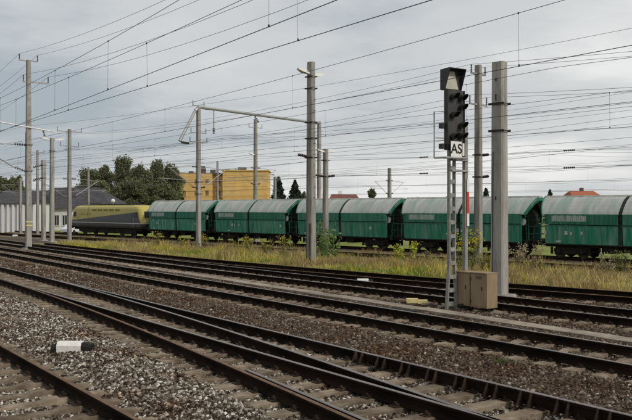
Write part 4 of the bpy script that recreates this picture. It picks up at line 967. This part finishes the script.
    for sg in (-1, 1):
        for sx_ in (-1, 1):
            dr = MB().box((sx_ * 7.0, sg * 1.478, 2.1), (0.72, 0.02, 1.75)).build('cab_door', 'loco_livery', r)
            MB().tube([(sx_ * 7.48, sg * 1.53, 1.3), (sx_ * 7.48, sg * 1.53, 2.4)], 0.02, 5).build('handrail', 'galvanised_steel', dr)
        for k in range(5):
            gr = MB().box((-3.4 + 1.5 * k, sg * 1.40, 3.33), (1.1, 0.09, 0.26)).build('grille', 'loco_letter', r)
            for j in range(4): MB().box((-3.4 + 1.5 * k, sg * 1.45, 3.24 + 0.06 * j), (1.1, 0.03, 0.02)).build('louvre', 'loco_letter', gr)
    for x in (5.1, 3.7, -5.2):
        for sg in (-1, 1): MB().box((x, sg * 1.22, 3.6), (0.85, 0.16, 0.16)).build('roof_vent', 'window_glass', r)
    for k in range(6): MB().box((-5.6 + 2.24 * k, 0, 3.93), (2.1, 2.0, 0.14)).build('roof_hatch', 'loco_letter', r)
    MB().box((0, 0, 4.02), (12.4, 1.3, 0.10)).build('roof_deck', 'dark_steel', r)
    for x in (-5.2, 5.2):
        p = MB(); p.tube([(x - 0.8, -0.5, 4.18), (x + 0.9, -0.3, 4.28)], 0.035, 5); p.tube([(x - 0.8, 0.5, 4.18), (x + 0.9, 0.3, 4.28)], 0.035, 5); p.tube([(x + 0.9, -0.9, 4.3), (x + 0.9, 0.9, 4.3)], 0.04, 5)
        for y in (-0.5, 0.5): insul(p, (x - 0.8, y, 3.98), (0, 0, 1), 0.2, 0.07, 3)
        p.build('pantograph', 'dark_steel', r)
    for x in (-2.5, -1.2, 0.4, 1.8, 3.0): MB().box((x, 0, 4.06), (0.7, 0.9, 0.14)).build('roof_box', 'dark_steel', r)
    MB().box((0, 0, 0.88), (17.6, 2.3, 0.36)).build('underframe', 'bogie_black', r)
    MB().box((0, 0, 0.62), (4.4, 2.2, 0.62)).build('transformer_box', 'bogie_black', r)
    for sx_ in (-1, 1):
        bc = sx_ * 4.95; f_ = MB()
        for y in (-1.12, 1.12):
            f_.prism([(bc - 2.5, y - 0.07, 0.45), (bc - 0.6, y - 0.07, 0.26), (bc + 0.6, y - 0.07, 0.26), (bc + 2.5, y - 0.07, 0.45), (bc + 2.4, y - 0.07, 1.0), (bc - 2.4, y - 0.07, 1.0)], (0, 0.14, 0))
            for x in (-1.5, 1.5): f_.box((bc + x, y, 0.57), (0.5, 0.26, 0.42))
        bg_ = f_.build('bogie', 'bogie_black', r)
        for x in (-1.5, 1.5):
            for y in (-0.75, 0.75): MB().lathe((bc + x, y - 0.07, 0.575), (0, 1, 0), [(0, 0.3), (0, 0.575), (0.14, 0.575), (0.14, 0.3)], 22).build('wheel', 'wheel_steel', bg_)
    # large outlined letters on the yellow side are only faint darker shapes in the photograph
    lt = MB(); x = 7.0
    for k, w_ in enumerate((0.5, 0.45, 0.5, 0.42, 0.5)):
        yy = 1.452
        o_ = [(x, 2.56 + 0.03 * (k % 2)), (x - w_, 2.56), (x - w_ * 0.8, 2.95 - 0.08 * (k % 3)), (x - 0.05, 3.0)]
        lt.prism([(a, yy, b_) for a, b_ in o_], (0, 0.012, 0)); x -= w_ + 0.28
    lt.build('side_lettering', 'loco_letter', r)
    return r
make_loco()

# ------------------------------------------------------------------ foliage
def leaf_mesh(name, pts, nrm_rand, size, cols, matn='leaf', squash=1.0):
    """pts Nx3 array; one bent leaf-clump (two triangles) at each"""
    n = len(pts); a = rng.normal(size=(n, 3)); a /= np.linalg.norm(a, axis=1)[:, None]
    b = rng.normal(size=(n, 3)); b -= (a * b).sum(1)[:, None] * a; b /= np.linalg.norm(b, axis=1)[:, None]
    sz = size * rng.uniform(0.55, 1.25, n)[:, None]
    v = np.stack([pts - a * sz, pts + b * sz * 0.55, pts + a * sz, pts - b * sz * 0.55], 1).reshape(-1, 3)
    f = np.arange(4 * n).reshape(-1, 4)
    me = bpy.data.meshes.new(name); me.from_pydata(v.tolist(), [], f.tolist()); me.update()
    ca = me.color_attributes.new('col', 'FLOAT_COLOR', 'POINT')
    c4 = np.concatenate([np.repeat(cols, 4, 0), np.ones((4 * n, 1))], 1).astype(np.float32); ca.data.foreach_set('color', c4.ravel())
    me.materials.append(MATS[matn]); return me
def tree(px, pyb, pyt, Y, wpx, label, col=(0.135, 0.145, 0.072), n=2600, group='broadleaf trees behind the train', size=0.42, name='broadleaf_tree', lobes=11):
    X = (px - 316) * Y / FPX; gz = terrain(X, Y); top = CH - (pyt - HZ) * Y / FPX; h = top - gz; w = wpx * Y / FPX / 2
    t = thing(name, (X, Y, gz), random.uniform(0, 6), label, 'tree', group)
    m_ = MB(); m_.tube([(0, 0, -0.2), (0.1, 0.05, h * 0.3), (0.0, 0.1, h * 0.6), (0, 0, h * 0.85)], 0.032 * h * 0.6, 8, 0.03)
    for k in range(7):
        a = random.uniform(0, 6.28); z0 = h * random.uniform(0.22, 0.55)
        m_.tube([(0, 0, z0), (math.cos(a) * w * 0.4, math.sin(a) * w * 0.4, z0 + h * 0.12), (math.cos(a) * w * 0.72, math.sin(a) * w * 0.72, z0 + h * 0.22)], 0.1, 6, 0.03)
    m_.build('trunk', 'bark', t)
    P = []; C = []
    for k in range(lobes):
        a = random.uniform(0, 6.28); rr = w * math.sqrt(random.uniform(0, 0.55)); zc = h * random.uniform(0.26, 0.86); 
        if zc > 0.7 * h: rr *= 0.55
        if k == 0: rr = 0; zc = h * 0.83
        R = np.array([w * random.uniform(0.2, 0.42)] * 2 + [h * random.uniform(0.06, 0.12)])
        nk = n // lobes; d = rng.normal(size=(nk, 3)); d /= np.linalg.norm(d, axis=1)[:, None]
        rad = rng.uniform(0.35, 1.0, nk) ** 0.5 * (1 + 0.25 * rng.normal(size=nk))
        p = d * rad[:, None] * R + np.array([math.cos(a) * rr, math.sin(a) * rr, zc])
        P.append(p); base = np.array(col) * random.uniform(0.75, 1.3)
        C.append(base[None] * rng.uniform(0.7, 1.3, (nk, 1)) * rng.uniform(0.93, 1.07, (nk, 3)))
    P = np.concatenate(P); C = np.concatenate(C)
    P[:, 2] = np.minimum(P[:, 2], h)
    link('crown', leaf_mesh('crown', P, 1, size, C), t)
    return t
def conifer(px, pyt, Y, wpx, label, n=2600, col=(0.03, 0.048, 0.032)):
    X = (px - 316) * Y / FPX; gz = terrain(X, Y); h = CH - (pyt - HZ) * Y / FPX - gz; w = wpx * Y / FPX / 2
    t = thing('conifer_tree', (X, Y, gz), random.uniform(0, 6), label, 'tree', 'small dark conifers')
    MB().tube([(0, 0, -0.2), (0, 0, h * 0.97)], 0.02 * h, 7, 0.02).build('trunk', 'bark', t)
    z = rng.uniform(0.1, 1.0, n) ** 0.8; a = rng.uniform(0, 6.28, n); tier = 0.72 + 0.28 * np.abs(np.sin(z * 26)); r = w * (1.02 - z) ** 0.85 * tier * rng.uniform(0.35, 1.25, n)
    P = np.stack([r * np.cos(a), r * np.sin(a), z * h * 0.99 - r * 0.25], 1); C = np.array(col)[None] * rng.uniform(0.6, 1.5, (n, 1)) * np.ones((n, 3))
    link('crown', leaf_mesh('crown', P, 1, h * 0.032, C), t)
    return t
for px, pyt, Y, w_, lab in ((0, 172, 150, 34, 'leafy tree at the left edge above the white hall roof'), (17, 174, 165, 22, 'rounder tree beside the one at the left edge'),
        (88, 165, 205, 32, 'leftmost tree of the wood behind the locomotive'), (106, 158, 198, 31, 'tall tree above the hall roof end behind the locomotive'), (124, 151, 202, 29, 'tallest pointed tree in the wood behind the locomotive'),
        (141, 160, 195, 31, 'tree above the rear of the locomotive'), (156, 157, 200, 29, 'tree above the locomotive coupling'), (171, 161, 203, 26, 'rightmost tree of the wood, by the yellow building'),
        (98, 176, 186, 40, 'lower tree filling the wood left of the locomotive middle'), (132, 178, 184, 46, 'lower broad tree directly above the locomotive roof'), (163, 180, 186, 40, 'lower tree directly above the first wagon')):
    tree(px, 0, pyt, Y, w_, lab, n=13000, size=0.27, lobes=36)
conifer(278.5, 177, 150, 30, 'left one of the two dark conifers beside the yellow building')
conifer(295, 180, 150, 32, 'right one of the two dark conifers beside the yellow building')
conifer(550, 189.5, 160, 22, 'tiny dark conifer over the wagon gap at right', 1300)
conifer(486, 188, 160, 26, 'tiny conifer between the two right masts', 1300)
for px, pyt, Y, w_, lab in ((371, 186, 150, 16, 'small tree right of the brown roof'), (304, 191, 160, 9, 'bush tip beside the right conifer'), (449, 193, 170, 18, 'flat tree top behind the signal mast'),
                        (418, 195, 170, 14, 'low bush top over the wagon gap left of the signal'), (567, 194, 150, 3, 'tiny round bush left of the red roof')):
    tree(px, 0, pyt, Y, w_, lab, n=900, size=0.35, group='small trees over the wagon roofs', lobes=6)

# low wood on the skyline, far beyond the yard
P = []
for k in range(260):
    a = rng.uniform(-1.5, 1.35); d = rng.uniform(620, 900); h_ = rng.uniform(4.5, 8.5) * d / 700; w_ = rng.uniform(7, 18); nk = 70
    q = rng.normal(size=(nk, 3)) * np.array([w_ * 0.5, 5, h_ * 0.28]) + np.array([math.sin(a) * d, math.cos(a) * d, -1.3 + h_ * 0.5]); q[:, 2] = np.clip(q[:, 2], -1.2, h_ - 1.0); P.append(q)
P = np.concatenate(P); C_ = np.array((0.075, 0.09, 0.045))[None] * rng.uniform(0.7, 1.3, (len(P), 1)) * np.ones((len(P), 3))
tag(link('distant_wood', leaf_mesh('distant_wood', P, 1, 1.9, C_)), 'low dark distant wood along the skyline beyond the fields', 'wood', kind='stuff')

# grass verge
def patch(x, y, sc, sd=0.0): return mnoise.noise(Vector((x * sc, y * sc, sd)))
def grass(label, nb, region, hmin, hmax, keep, tan_bias=0.0):
    """tussocks of bent blades: each tussock has its own kind, height and spread"""
    V = []; Fc = []; C = []; k = 0; tries = 0
    while k < nb and tries < nb:
        tries += 1
        s_ = random.uniform(region[0], region[1]); d_ = random.uniform(region[2], region[3]); p0 = F2(s_, d_); q = keep(p0, s_, d_)
        if q <= 0 or random.random() > q: continue
        g = patch(p0.x, p0.y, 0.16, 1.0) + 0.6 * patch(p0.x, p0.y, 0.6, 2.0); mix = random.gauss(0.5 + 1.0 * g + tan_bias + 0.035 * (d_ - 31), 0.20)
        if mix > 0.72: c0 = np.array((0.32, 0.235, 0.115)); hk = 1.15
        elif mix > 0.50: c0 = np.array((0.48, 0.395, 0.165)); hk = 1.0
        elif mix > 0.34: c0 = np.array((0.33, 0.32, 0.09)); hk = 0.8
        else: c0 = np.array((0.18, 0.235, 0.04)); hk = 0.62
        if random.random() < 0.09: c0 = np.array((0.50, 0.42, 0.07)); hk = 1.0
        hgt0 = random.uniform(hmin, hmax) * hk * max(0.35, 1 + 1.1 * patch(p0.x, p0.y, 0.5, 5.0)) * (1.6 if random.random() < 0.06 else 1)
        nbl = random.randint(14, 46); sp = random.uniform(0.10, 0.34); c0 = c0 * random.uniform(0.75, 1.25)
        for j in range(nbl):
            px_, py_ = p0.x + random.gauss(0, sp), p0.y + random.gauss(0, sp); hgt = hgt0 * random.uniform(0.5, 1.1); c = c0 * random.uniform(0.7, 1.3)
            a = random.uniform(0, 6.28); w = random.uniform(0.008, 0.020); ux, uy = math.cos(a) * w, math.sin(a) * w
            b = math.atan2(py_ - p0.y, px_ - p0.x) + random.gauss(0, 0.7); ln = hgt * random.uniform(0.1, 0.75); lx, ly = math.cos(b) * ln, math.sin(b) * ln
            z = terrain(px_, py_) - 0.03; o = len(V)
            V += [(px_ - ux, py_ - uy, z), (px_ + ux, py_ + uy, z), (px_ + lx * 0.35 + ux * 0.8, py_ + ly * 0.35 + uy * 0.8, z + hgt * 0.6), (px_ + lx * 0.35 - ux * 0.8, py_ + ly * 0.35 - uy * 0.8, z + hgt * 0.6), (px_ + lx, py_ + ly, z + hgt * 0.92)]
            Fc += [(o, o + 1, o + 2, o + 3), (o + 3, o + 2, o + 4)]; C += [(*c, 1)] * 5; k += 1
    me = bpy.data.meshes.new('grass'); me.from_pydata(V, [], Fc); me.update(); ca = me.color_attributes.new('col', 'FLOAT_COLOR', 'POINT'); ca.data.foreach_set('color', np.array(C, dtype=np.float32).ravel())
    me.materials.append(MATS['blade']); o = link('grass', me); return tag(o, label, 'grass', kind='stuff')
def keep_main(p, s_, d_):
    s1, d1 = inv1(p.x, p.y); e_ = d1 - T5(s1) - 2.0
    if s1 > 64 + 3 * patch(p.x, p.y, 0.3, 3.0) + 0.9 * (d1 - 19): return 0
    return min(1.0, max(0, e_ / 0.8)) * (1 if d_ < 39 else max(0.25, (41 - d_) / 2))
grass('tall dry and green grass on the verge beside the far track', 150000, (8, 96, 21, 40.5), 0.18, 0.55, keep_main, -0.14)
grass('sparse low grass and weeds along the train siding', 16000, (5, 100, 44.3, 51.4), 0.12, 0.42, lambda p, s_, d_: 0.9 if patch(p.x, p.y, 0.3, 9) > -0.1 else 0.25, 0.25)

def weed(px, Y, h, nst, spread, label, cl, cf=None, nl=16, group='tall weeds on the verge', lsz=0.07, name='tall_weed'):
    X = (px - 316) * Y / FPX; gz = terrain(X, Y); t = thing(name, (X, Y, gz - 0.03), 0, label, 'plant', group)
    st = MB(); P = []; C = []; FP = []
    for k in range(nst):
        a = random.uniform(0, 6.28); r = spread * math.sqrt(random.random()); hh = h * random.uniform(0.65, 1.05)
        b = Vector((r * 0.35 * math.cos(a), r * 0.35 * math.sin(a), 0)); e_ = Vector((r * math.cos(a), r * math.sin(a), hh)); mid = b * 0.6 + e_ * 0.4 + Vector((0, 0, hh * 0.08))
        st.tube([b, mid, e_], 0.010, 4, 0.004)
        for j in range(nl):
            u = random.uniform(0.2, 1.0); q = b.lerp(e_, u) + Vector((random.gauss(0, 0.05), random.gauss(0, 0.05), random.gauss(0, 0.03))); P.append(q); C.append(np.array(cl) * random.uniform(0.6, 1.5))
        if cf:
            for j in range(14): FP.append(e_ + Vector((random.gauss(0, 0.08), random.gauss(0, 0.08), random.gauss(-0.05, 0.09))))
    st.build('stems', 'bark', t)
    link('leaves', leaf_mesh('leaves', np.array([list(p) for p in P]), 1, lsz, np.array(C)), t)
    if cf: link('flowers', leaf_mesh('flowers', np.array([list(p) for p in FP]), 1, 0.05, np.array(cf)[None] * rng.uniform(0.7, 1.2, (len(FP), 1))), t)
YEL = (0.50, 0.42, 0.03)
weed(465, 36, 1.9, 26, 0.75, 'yellow flowering goldenrod right behind the signal mast', (0.10, 0.13, 0.025), YEL)
weed(487, 36.5, 1.1, 14, 0.5, 'low yellowish weed between the signal cabinet and the slim mast', (0.16, 0.15, 0.05), (0.36, 0.30, 0.06))
weed(405, 43, 1.3, 12, 0.9, 'bright yellow-green weed left of the signal, before a wagon gap', (0.30, 0.33, 0.04), (0.40, 0.40, 0.04), lsz=0.1)
weed(322, 46, 2.3, 16, 0.8, 'tall fresh green weed beside the tall middle mast', (0.13, 0.20, 0.06), None, 26, lsz=0.10)
weed(331, 48, 1.9, 12, 0.7, 'green weed right of the shorter lamp mast', (0.13, 0.20, 0.06), None, 24, lsz=0.10)
weed(527, 39, 1.5, 16, 0.8, 'dry seeding weed right of the thick mast', (0.24, 0.19, 0.10), (0.40, 0.34, 0.22))
weed(514, 40, 1.3, 12, 0.6, 'smaller dry weed just right of the thick mast', (0.22, 0.18, 0.09), (0.36, 0.30, 0.20))
weed(622, 40, 1.4, 16, 0.8, 'dark weed near the right edge of the verge', (0.10, 0.11, 0.04), None, 22)
weed(606, 37, 1.1, 10, 0.5, 'small weed left of the dark one at the right edge', (0.20, 0.18, 0.08), (0.34, 0.30, 0.20))
for k, (px, Y, h_) in enumerate(((155, 62, 1.2), (183, 62, 1.0), (203, 64, 1.3), (248, 55, 1.3), (283, 50, 1.4), (268, 56, 1.1))):
    weed(px, Y, h_, 9, 0.5, ('yellow topped weed below the first wagon', 'yellow weed left of the boom mast', 'yellow weed right of the boom mast', 'yellow weed below the second wagon', 'bushy weed left of the tall middle mast', 'small yellow weed under the end of the second wagon')[k], (0.17, 0.16, 0.04), (0.42, 0.34, 0.06))
ORD = 'first second third fourth fifth sixth seventh eighth ninth tenth eleventh twelfth thirteenth fourteenth fifteenth sixteenth seventeenth eighteenth'.split()
for k in range(18):
    px = 120 + 28.2 * k + random.uniform(-9, 9); Y = DT6 * FPX / (CB * (px + 450)) - random.uniform(3, 9)
    weed(px, Y, random.uniform(0.5, 1.0), 8, random.uniform(0.3, 0.6), 'small leafy weed in the verge grass, %s from the left' % ORD[k], random.choice(((0.09, 0.12, 0.03), (0.07, 0.09, 0.03), (0.16, 0.13, 0.06))), None, 20, 'scattered small verge weeds', 0.07, 'small_weed')
# small tuft in the near ballast
tf = MB(); o_ = F(9.6, 10.6, -0.16)
gp = weed(316 + o_.x * FPX / o_.y, o_.y, 0.1, 14, 0.16, 'small green tuft growing in the brown ballast', (0.07, 0.12, 0.03), None, 10, 'tufts in the ballast', 0.02, 'grass_tuft')
bpy.data.objects['grass_tuft'].location.z = -0.17

# ------------------------------------------------------------------ buildings
def bobj(name, px, Y, rz, label, cat='building', group=None):
    X = (px - 316) * Y / FPX; return thing(name, (X, Y, terrain(X, Y)), rz, label, cat, group)
def window(t, c, w, h, face, mt='window_glass', frame='plaster_white'):
    """face: outward unit vector along x or y"""
    fx = Vector(face); u = Vector((-fx.y, fx.x, 0)); c = Vector(c); M = Matrix(((u.x, fx.x, 0), (u.y, fx.y, 0), (0, 0, 1)))
    f_ = MB()
    f_.box(c + Vector((0, 0, h / 2)) , (w + 0.12, 0.12, 0.08), M); f_.box(c - Vector((0, 0, h / 2)), (w + 0.2, 0.2, 0.08), M)
    for s_ in (-1, 1): f_.box(c + u * s_ * w / 2, (0.08, 0.12, h), M)
    f_.box(c, (0.06, 0.1, h), M)
    wo = f_.build('window', frame, t); MB().box(c, (w, 0.04, h), M).build('pane', mt, wo)
# yellow block
yb = bobj('yellow_apartment_building', 224, 210, 0.0, 'yellow rendered apartment block with flat roof and dark chimneys')
K = 210 / FPX
def X_(px): return (px - 224) * K
gzb = yb.location.z
def Z_(py): return CH - (py - HZ) * K - gzb
zr = Z_(171); zl = Z_(173.5)
MB().box(((X_(223) + X_(268)) / 2, 5, zr / 2), (X_(268) - X_(223), 12, zr)).build('wall', 'plaster_yellow', yb)
MB().box(((X_(178) + X_(212)) / 2, 6.4, zl / 2), (X_(212) - X_(178), 12, zl)).build('wall', 'plaster_yellow', yb)
MB().box(((X_(211.9) + X_(223.1)) / 2, 8, zl / 2 - 0.2), (X_(223) - X_(212), 12, zl - 0.4)).build('stair_wall', 'plaster_yellow', yb)
MB().box(((X_(223) + X_(268)) / 2, 5, zr + 0.12), (X_(268) - X_(223) + 0.6, 12.6, 0.22)).build('roof', 'plaster_yellow', yb)
MB().box(((X_(178) + X_(223)) / 2, 7.4, zl + 0.12), (X_(223) - X_(178) + 0.6, 13.6, 0.22)).build('roof', 'chimney_dark', yb)
for a, b, ht in ((195, 202, 5.5), (207, 212, 4), (222, 227, 4.5), (235.5, 244, 6.5), (185, 189, 2.5)):
    MB().box(((X_(a) + X_(b)) / 2, 7, zl + ht * K / 2 + 0.25), (X_(b) - X_(a), 1.6, ht * K)).build('chimney', 'chimney_dark', yb)
for fl in range(4):
    zz = 2.0 + fl * 2.95
    for px in (184, 196.5, 207): window(yb, (X_(px), 0.37, zz), 0.8, 1.2, (0, -1, 0), 'chimney_dark', 'plaster_yellow')
    window(yb, (X_(217.5), 1.97, zz), 1.0, 1.2, (0, -1, 0), 'chimney_dark', 'plaster_yellow')
    MB().box(((X_(223) + X_(268)) / 2, -1.02, zz + 1.6), (X_(268) - X_(223), 0.05, 0.08)).build('floor_band', 'plaster_yellow', yb)
# white hall at left
wh = bobj('white_hall', 70, 140, 0.0, 'long white hall with dark hipped roof behind the locomotive front')
K = 140 / FPX; gzb = wh.location.z
def X_(px): return (px - 70) * K
def Z_(py): return CH - (py - HZ) * K - gzb
ze = Z_(208); zr = Z_(186.5)
x0, x1 = X_(30), X_(113)
MB().box(((x0 + x1) / 2, 8, ze / 2), (x1 - x0 - 0.8, 15, ze)).build('wall', 'plaster_white', wh)
rx0, rx1 = X_(36), X_(87)
MB().add([(x0 - 0.4, 0, ze - 0.05), (x1 + 0.2, 0, ze - 0.05), (x1 + 0.2, 16, ze - 0.05), (x0 - 0.4, 16, ze - 0.05), (rx0, 8, zr), (rx1, 8, zr)], [(0, 1, 5, 4), (1, 2, 5), (2, 3, 4, 5), (3, 0, 4), (3, 2, 1, 0)]).build('roof', 'roof_slate', wh)
for px in (56, 64, 80, 88, 96): window(wh, (X_(px), 0.47, ze * 0.45), 0.8, 1.8, (0, -1, 0))
wing = bobj('hall_wing', 8, 128, 0.0, 'pale low wing with a row of vertical piers at the left edge')
K = 128 / FPX; gzb = wing.location.z
def X_(px): return (px - 8) * K
def Z_(py): return CH - (py - HZ) * K - gzb
zt = Z_(203); a, b = X_(-14), X_(35)
MB().box(((a + b) / 2, 4, zt / 2), (b - a, 8, zt)).build('wall', 'plaster_white', wing)
for px in np.arange(-12, 36, 5.2): MB().box((X_(px), -0.22, zt / 2 - 0.1), (0.34, 0.44, zt - 0.2)).build('pier', 'plaster_white', wing)
MB().add([(a - .3, -0.7, zt), (b + .3, -0.7, zt), (b + .3, 9, zt), (a - .3, 9, zt), (a - .3, 9, zt + 2.2), (b + .3, 9, zt + 2.2)], [(0, 1, 5, 4), (0, 4, 3), (1, 2, 5), (2, 3, 4, 5), (3, 2, 1, 0)]).build('roof', 'roof_slate', wing)
# houses whose roofs show over the wagons
def house(px0, px1, pye, pyt, Y, rm, label, chim):
    pc = (px0 + px1) / 2; t = bobj('house', pc, Y, 0.0, label, 'house', 'houses behind the train'); K = Y / FPX; gzb = t.location.z; w = (px1 - px0) * K
    ze = CH - (pye - HZ) * K - gzb; zt = CH - (pyt - HZ) * K - gzb
    MB().box((0, 4, ze / 2), (w - 1.0, 7.4, ze)).build('wall', 'plaster_white', t)
    rf = MB().add([(-w / 2, 0, ze), (w / 2, 0, ze), (w / 2, 8, ze), (-w / 2, 8, ze), (-w / 2 + w * 0.09, 4, zt), (w / 2 - w * 0.09, 4, zt)], [(0, 1, 5, 4), (1, 2, 5), (2, 3, 4, 5), (3, 0, 4), (3, 2, 1, 0)]).build('roof', rm, t)
    MB().box((chim * w, 4.6, zt + 0.1), (0.8, 0.8, 1.3)).build('chimney', 'plaster_white' if rm == 'roof_brown' else 'chimney_dark', rf)
    for x in (-0.25, 0.25): window(t, (x * w, 0.28, ze * 0.5), 1.1, 1.3, (0, -1, 0))
    dr = MB().box((0, 0.26, 1.0), (1.0, 0.1, 2.0)).build('door', 'chimney_dark', t)
house(572, 602, 196, 190.6, 190, 'roof_red', 'house with a red tiled roof over the right wagon', 0.03)
house(329, 360, 199.5, 194, 170, 'roof_brown', 'house with a brown roof and white chimney right of the lamp mast', -0.12)

# ------------------------------------------------------------------ cars by the hall and globe lamp
def car(px, Y, rz, mt, label, sc=1.0):
    X = (px - 316) * Y / FPX; t = thing('parked_car', (X, Y, terrain(X, Y)), rz, label, 'car', 'cars parked by the white hall')
    prof = [(-2.1, 0.35), (-2.15, 0.75), (-1.95, 0.95), (-1.5, 1.0), (-1.05, 1.42), (0.35, 1.46), (1.0, 1.0), (1.85, 0.88), (2.1, 0.68), (2.1, 0.35)]
    MB().prism([(x * sc, -0.85, z * sc) for x, z in prof], (0, 1.7, 0)).build('body', mt, t)
    for y in (-0.86, 0.855): MB().prism([(-1.25 * sc, y, 1.02 * sc), (0.72 * sc, y, 1.02 * sc), (0.28 * sc, y, 1.38 * sc), (-0.98 * sc, y, 1.38 * sc)], (0, 0.01, 0)).build('side_window', 'window_glass', t)
    MB().prism([(0.42 * sc, -0.72, 1.42 * sc), (0.42 * sc, 0.72, 1.42 * sc), (0.97 * sc, 0.74, 1.03 * sc), (0.97 * sc, -0.74, 1.03 * sc)], (0.03, 0, 0.03)).build('windscreen', 'window_glass', t)
    for x in (-1.3, 1.3):
        for y in (-0.88, 0.70): MB().lathe((x * sc, y, 0.32), (0, 1, 0), [(0, 0.2), (0, 0.32), (0.18, 0.32), (0.18, 0.2)], 14).build('wheel', 'tyre', t)
car(75, 122, 1.2, 'car_white', 'white car parked in front of the locomotive nose')
car(36, 138, 0.2, 'car_red', 'dark red car half hidden behind the tallest left mast')
X = (113 - 316) * 130 / FPX
gl = thing('globe_lamp', (X, 130, terrain(X, 130)), 0, 'white globe lamp on a pole above the locomotive', 'lamp')
zt = CH - (201 - HZ) * 130 / FPX - gl.location.z
MB().tube([(0, 0, -0.1), (0, 0, zt)], 0.05, 8).build('pole', 'galvanised_steel', gl)
MB().lathe((0, 0, zt - 0.3), (0, 0, 1), [(0, 0.05)] + [(0.32 - 0.32 * math.cos(a), 0.34 * math.sin(a)) for a in np.linspace(0.25, 2.95, 9)], 14).build('globe', 'lamp_white', gl, smooth=True)

# custom helper values are not part of the scene description
for o in bpy.data.objects:
    for k in ('h', 'wa', 'wp'):
        if k in o: del o[k]
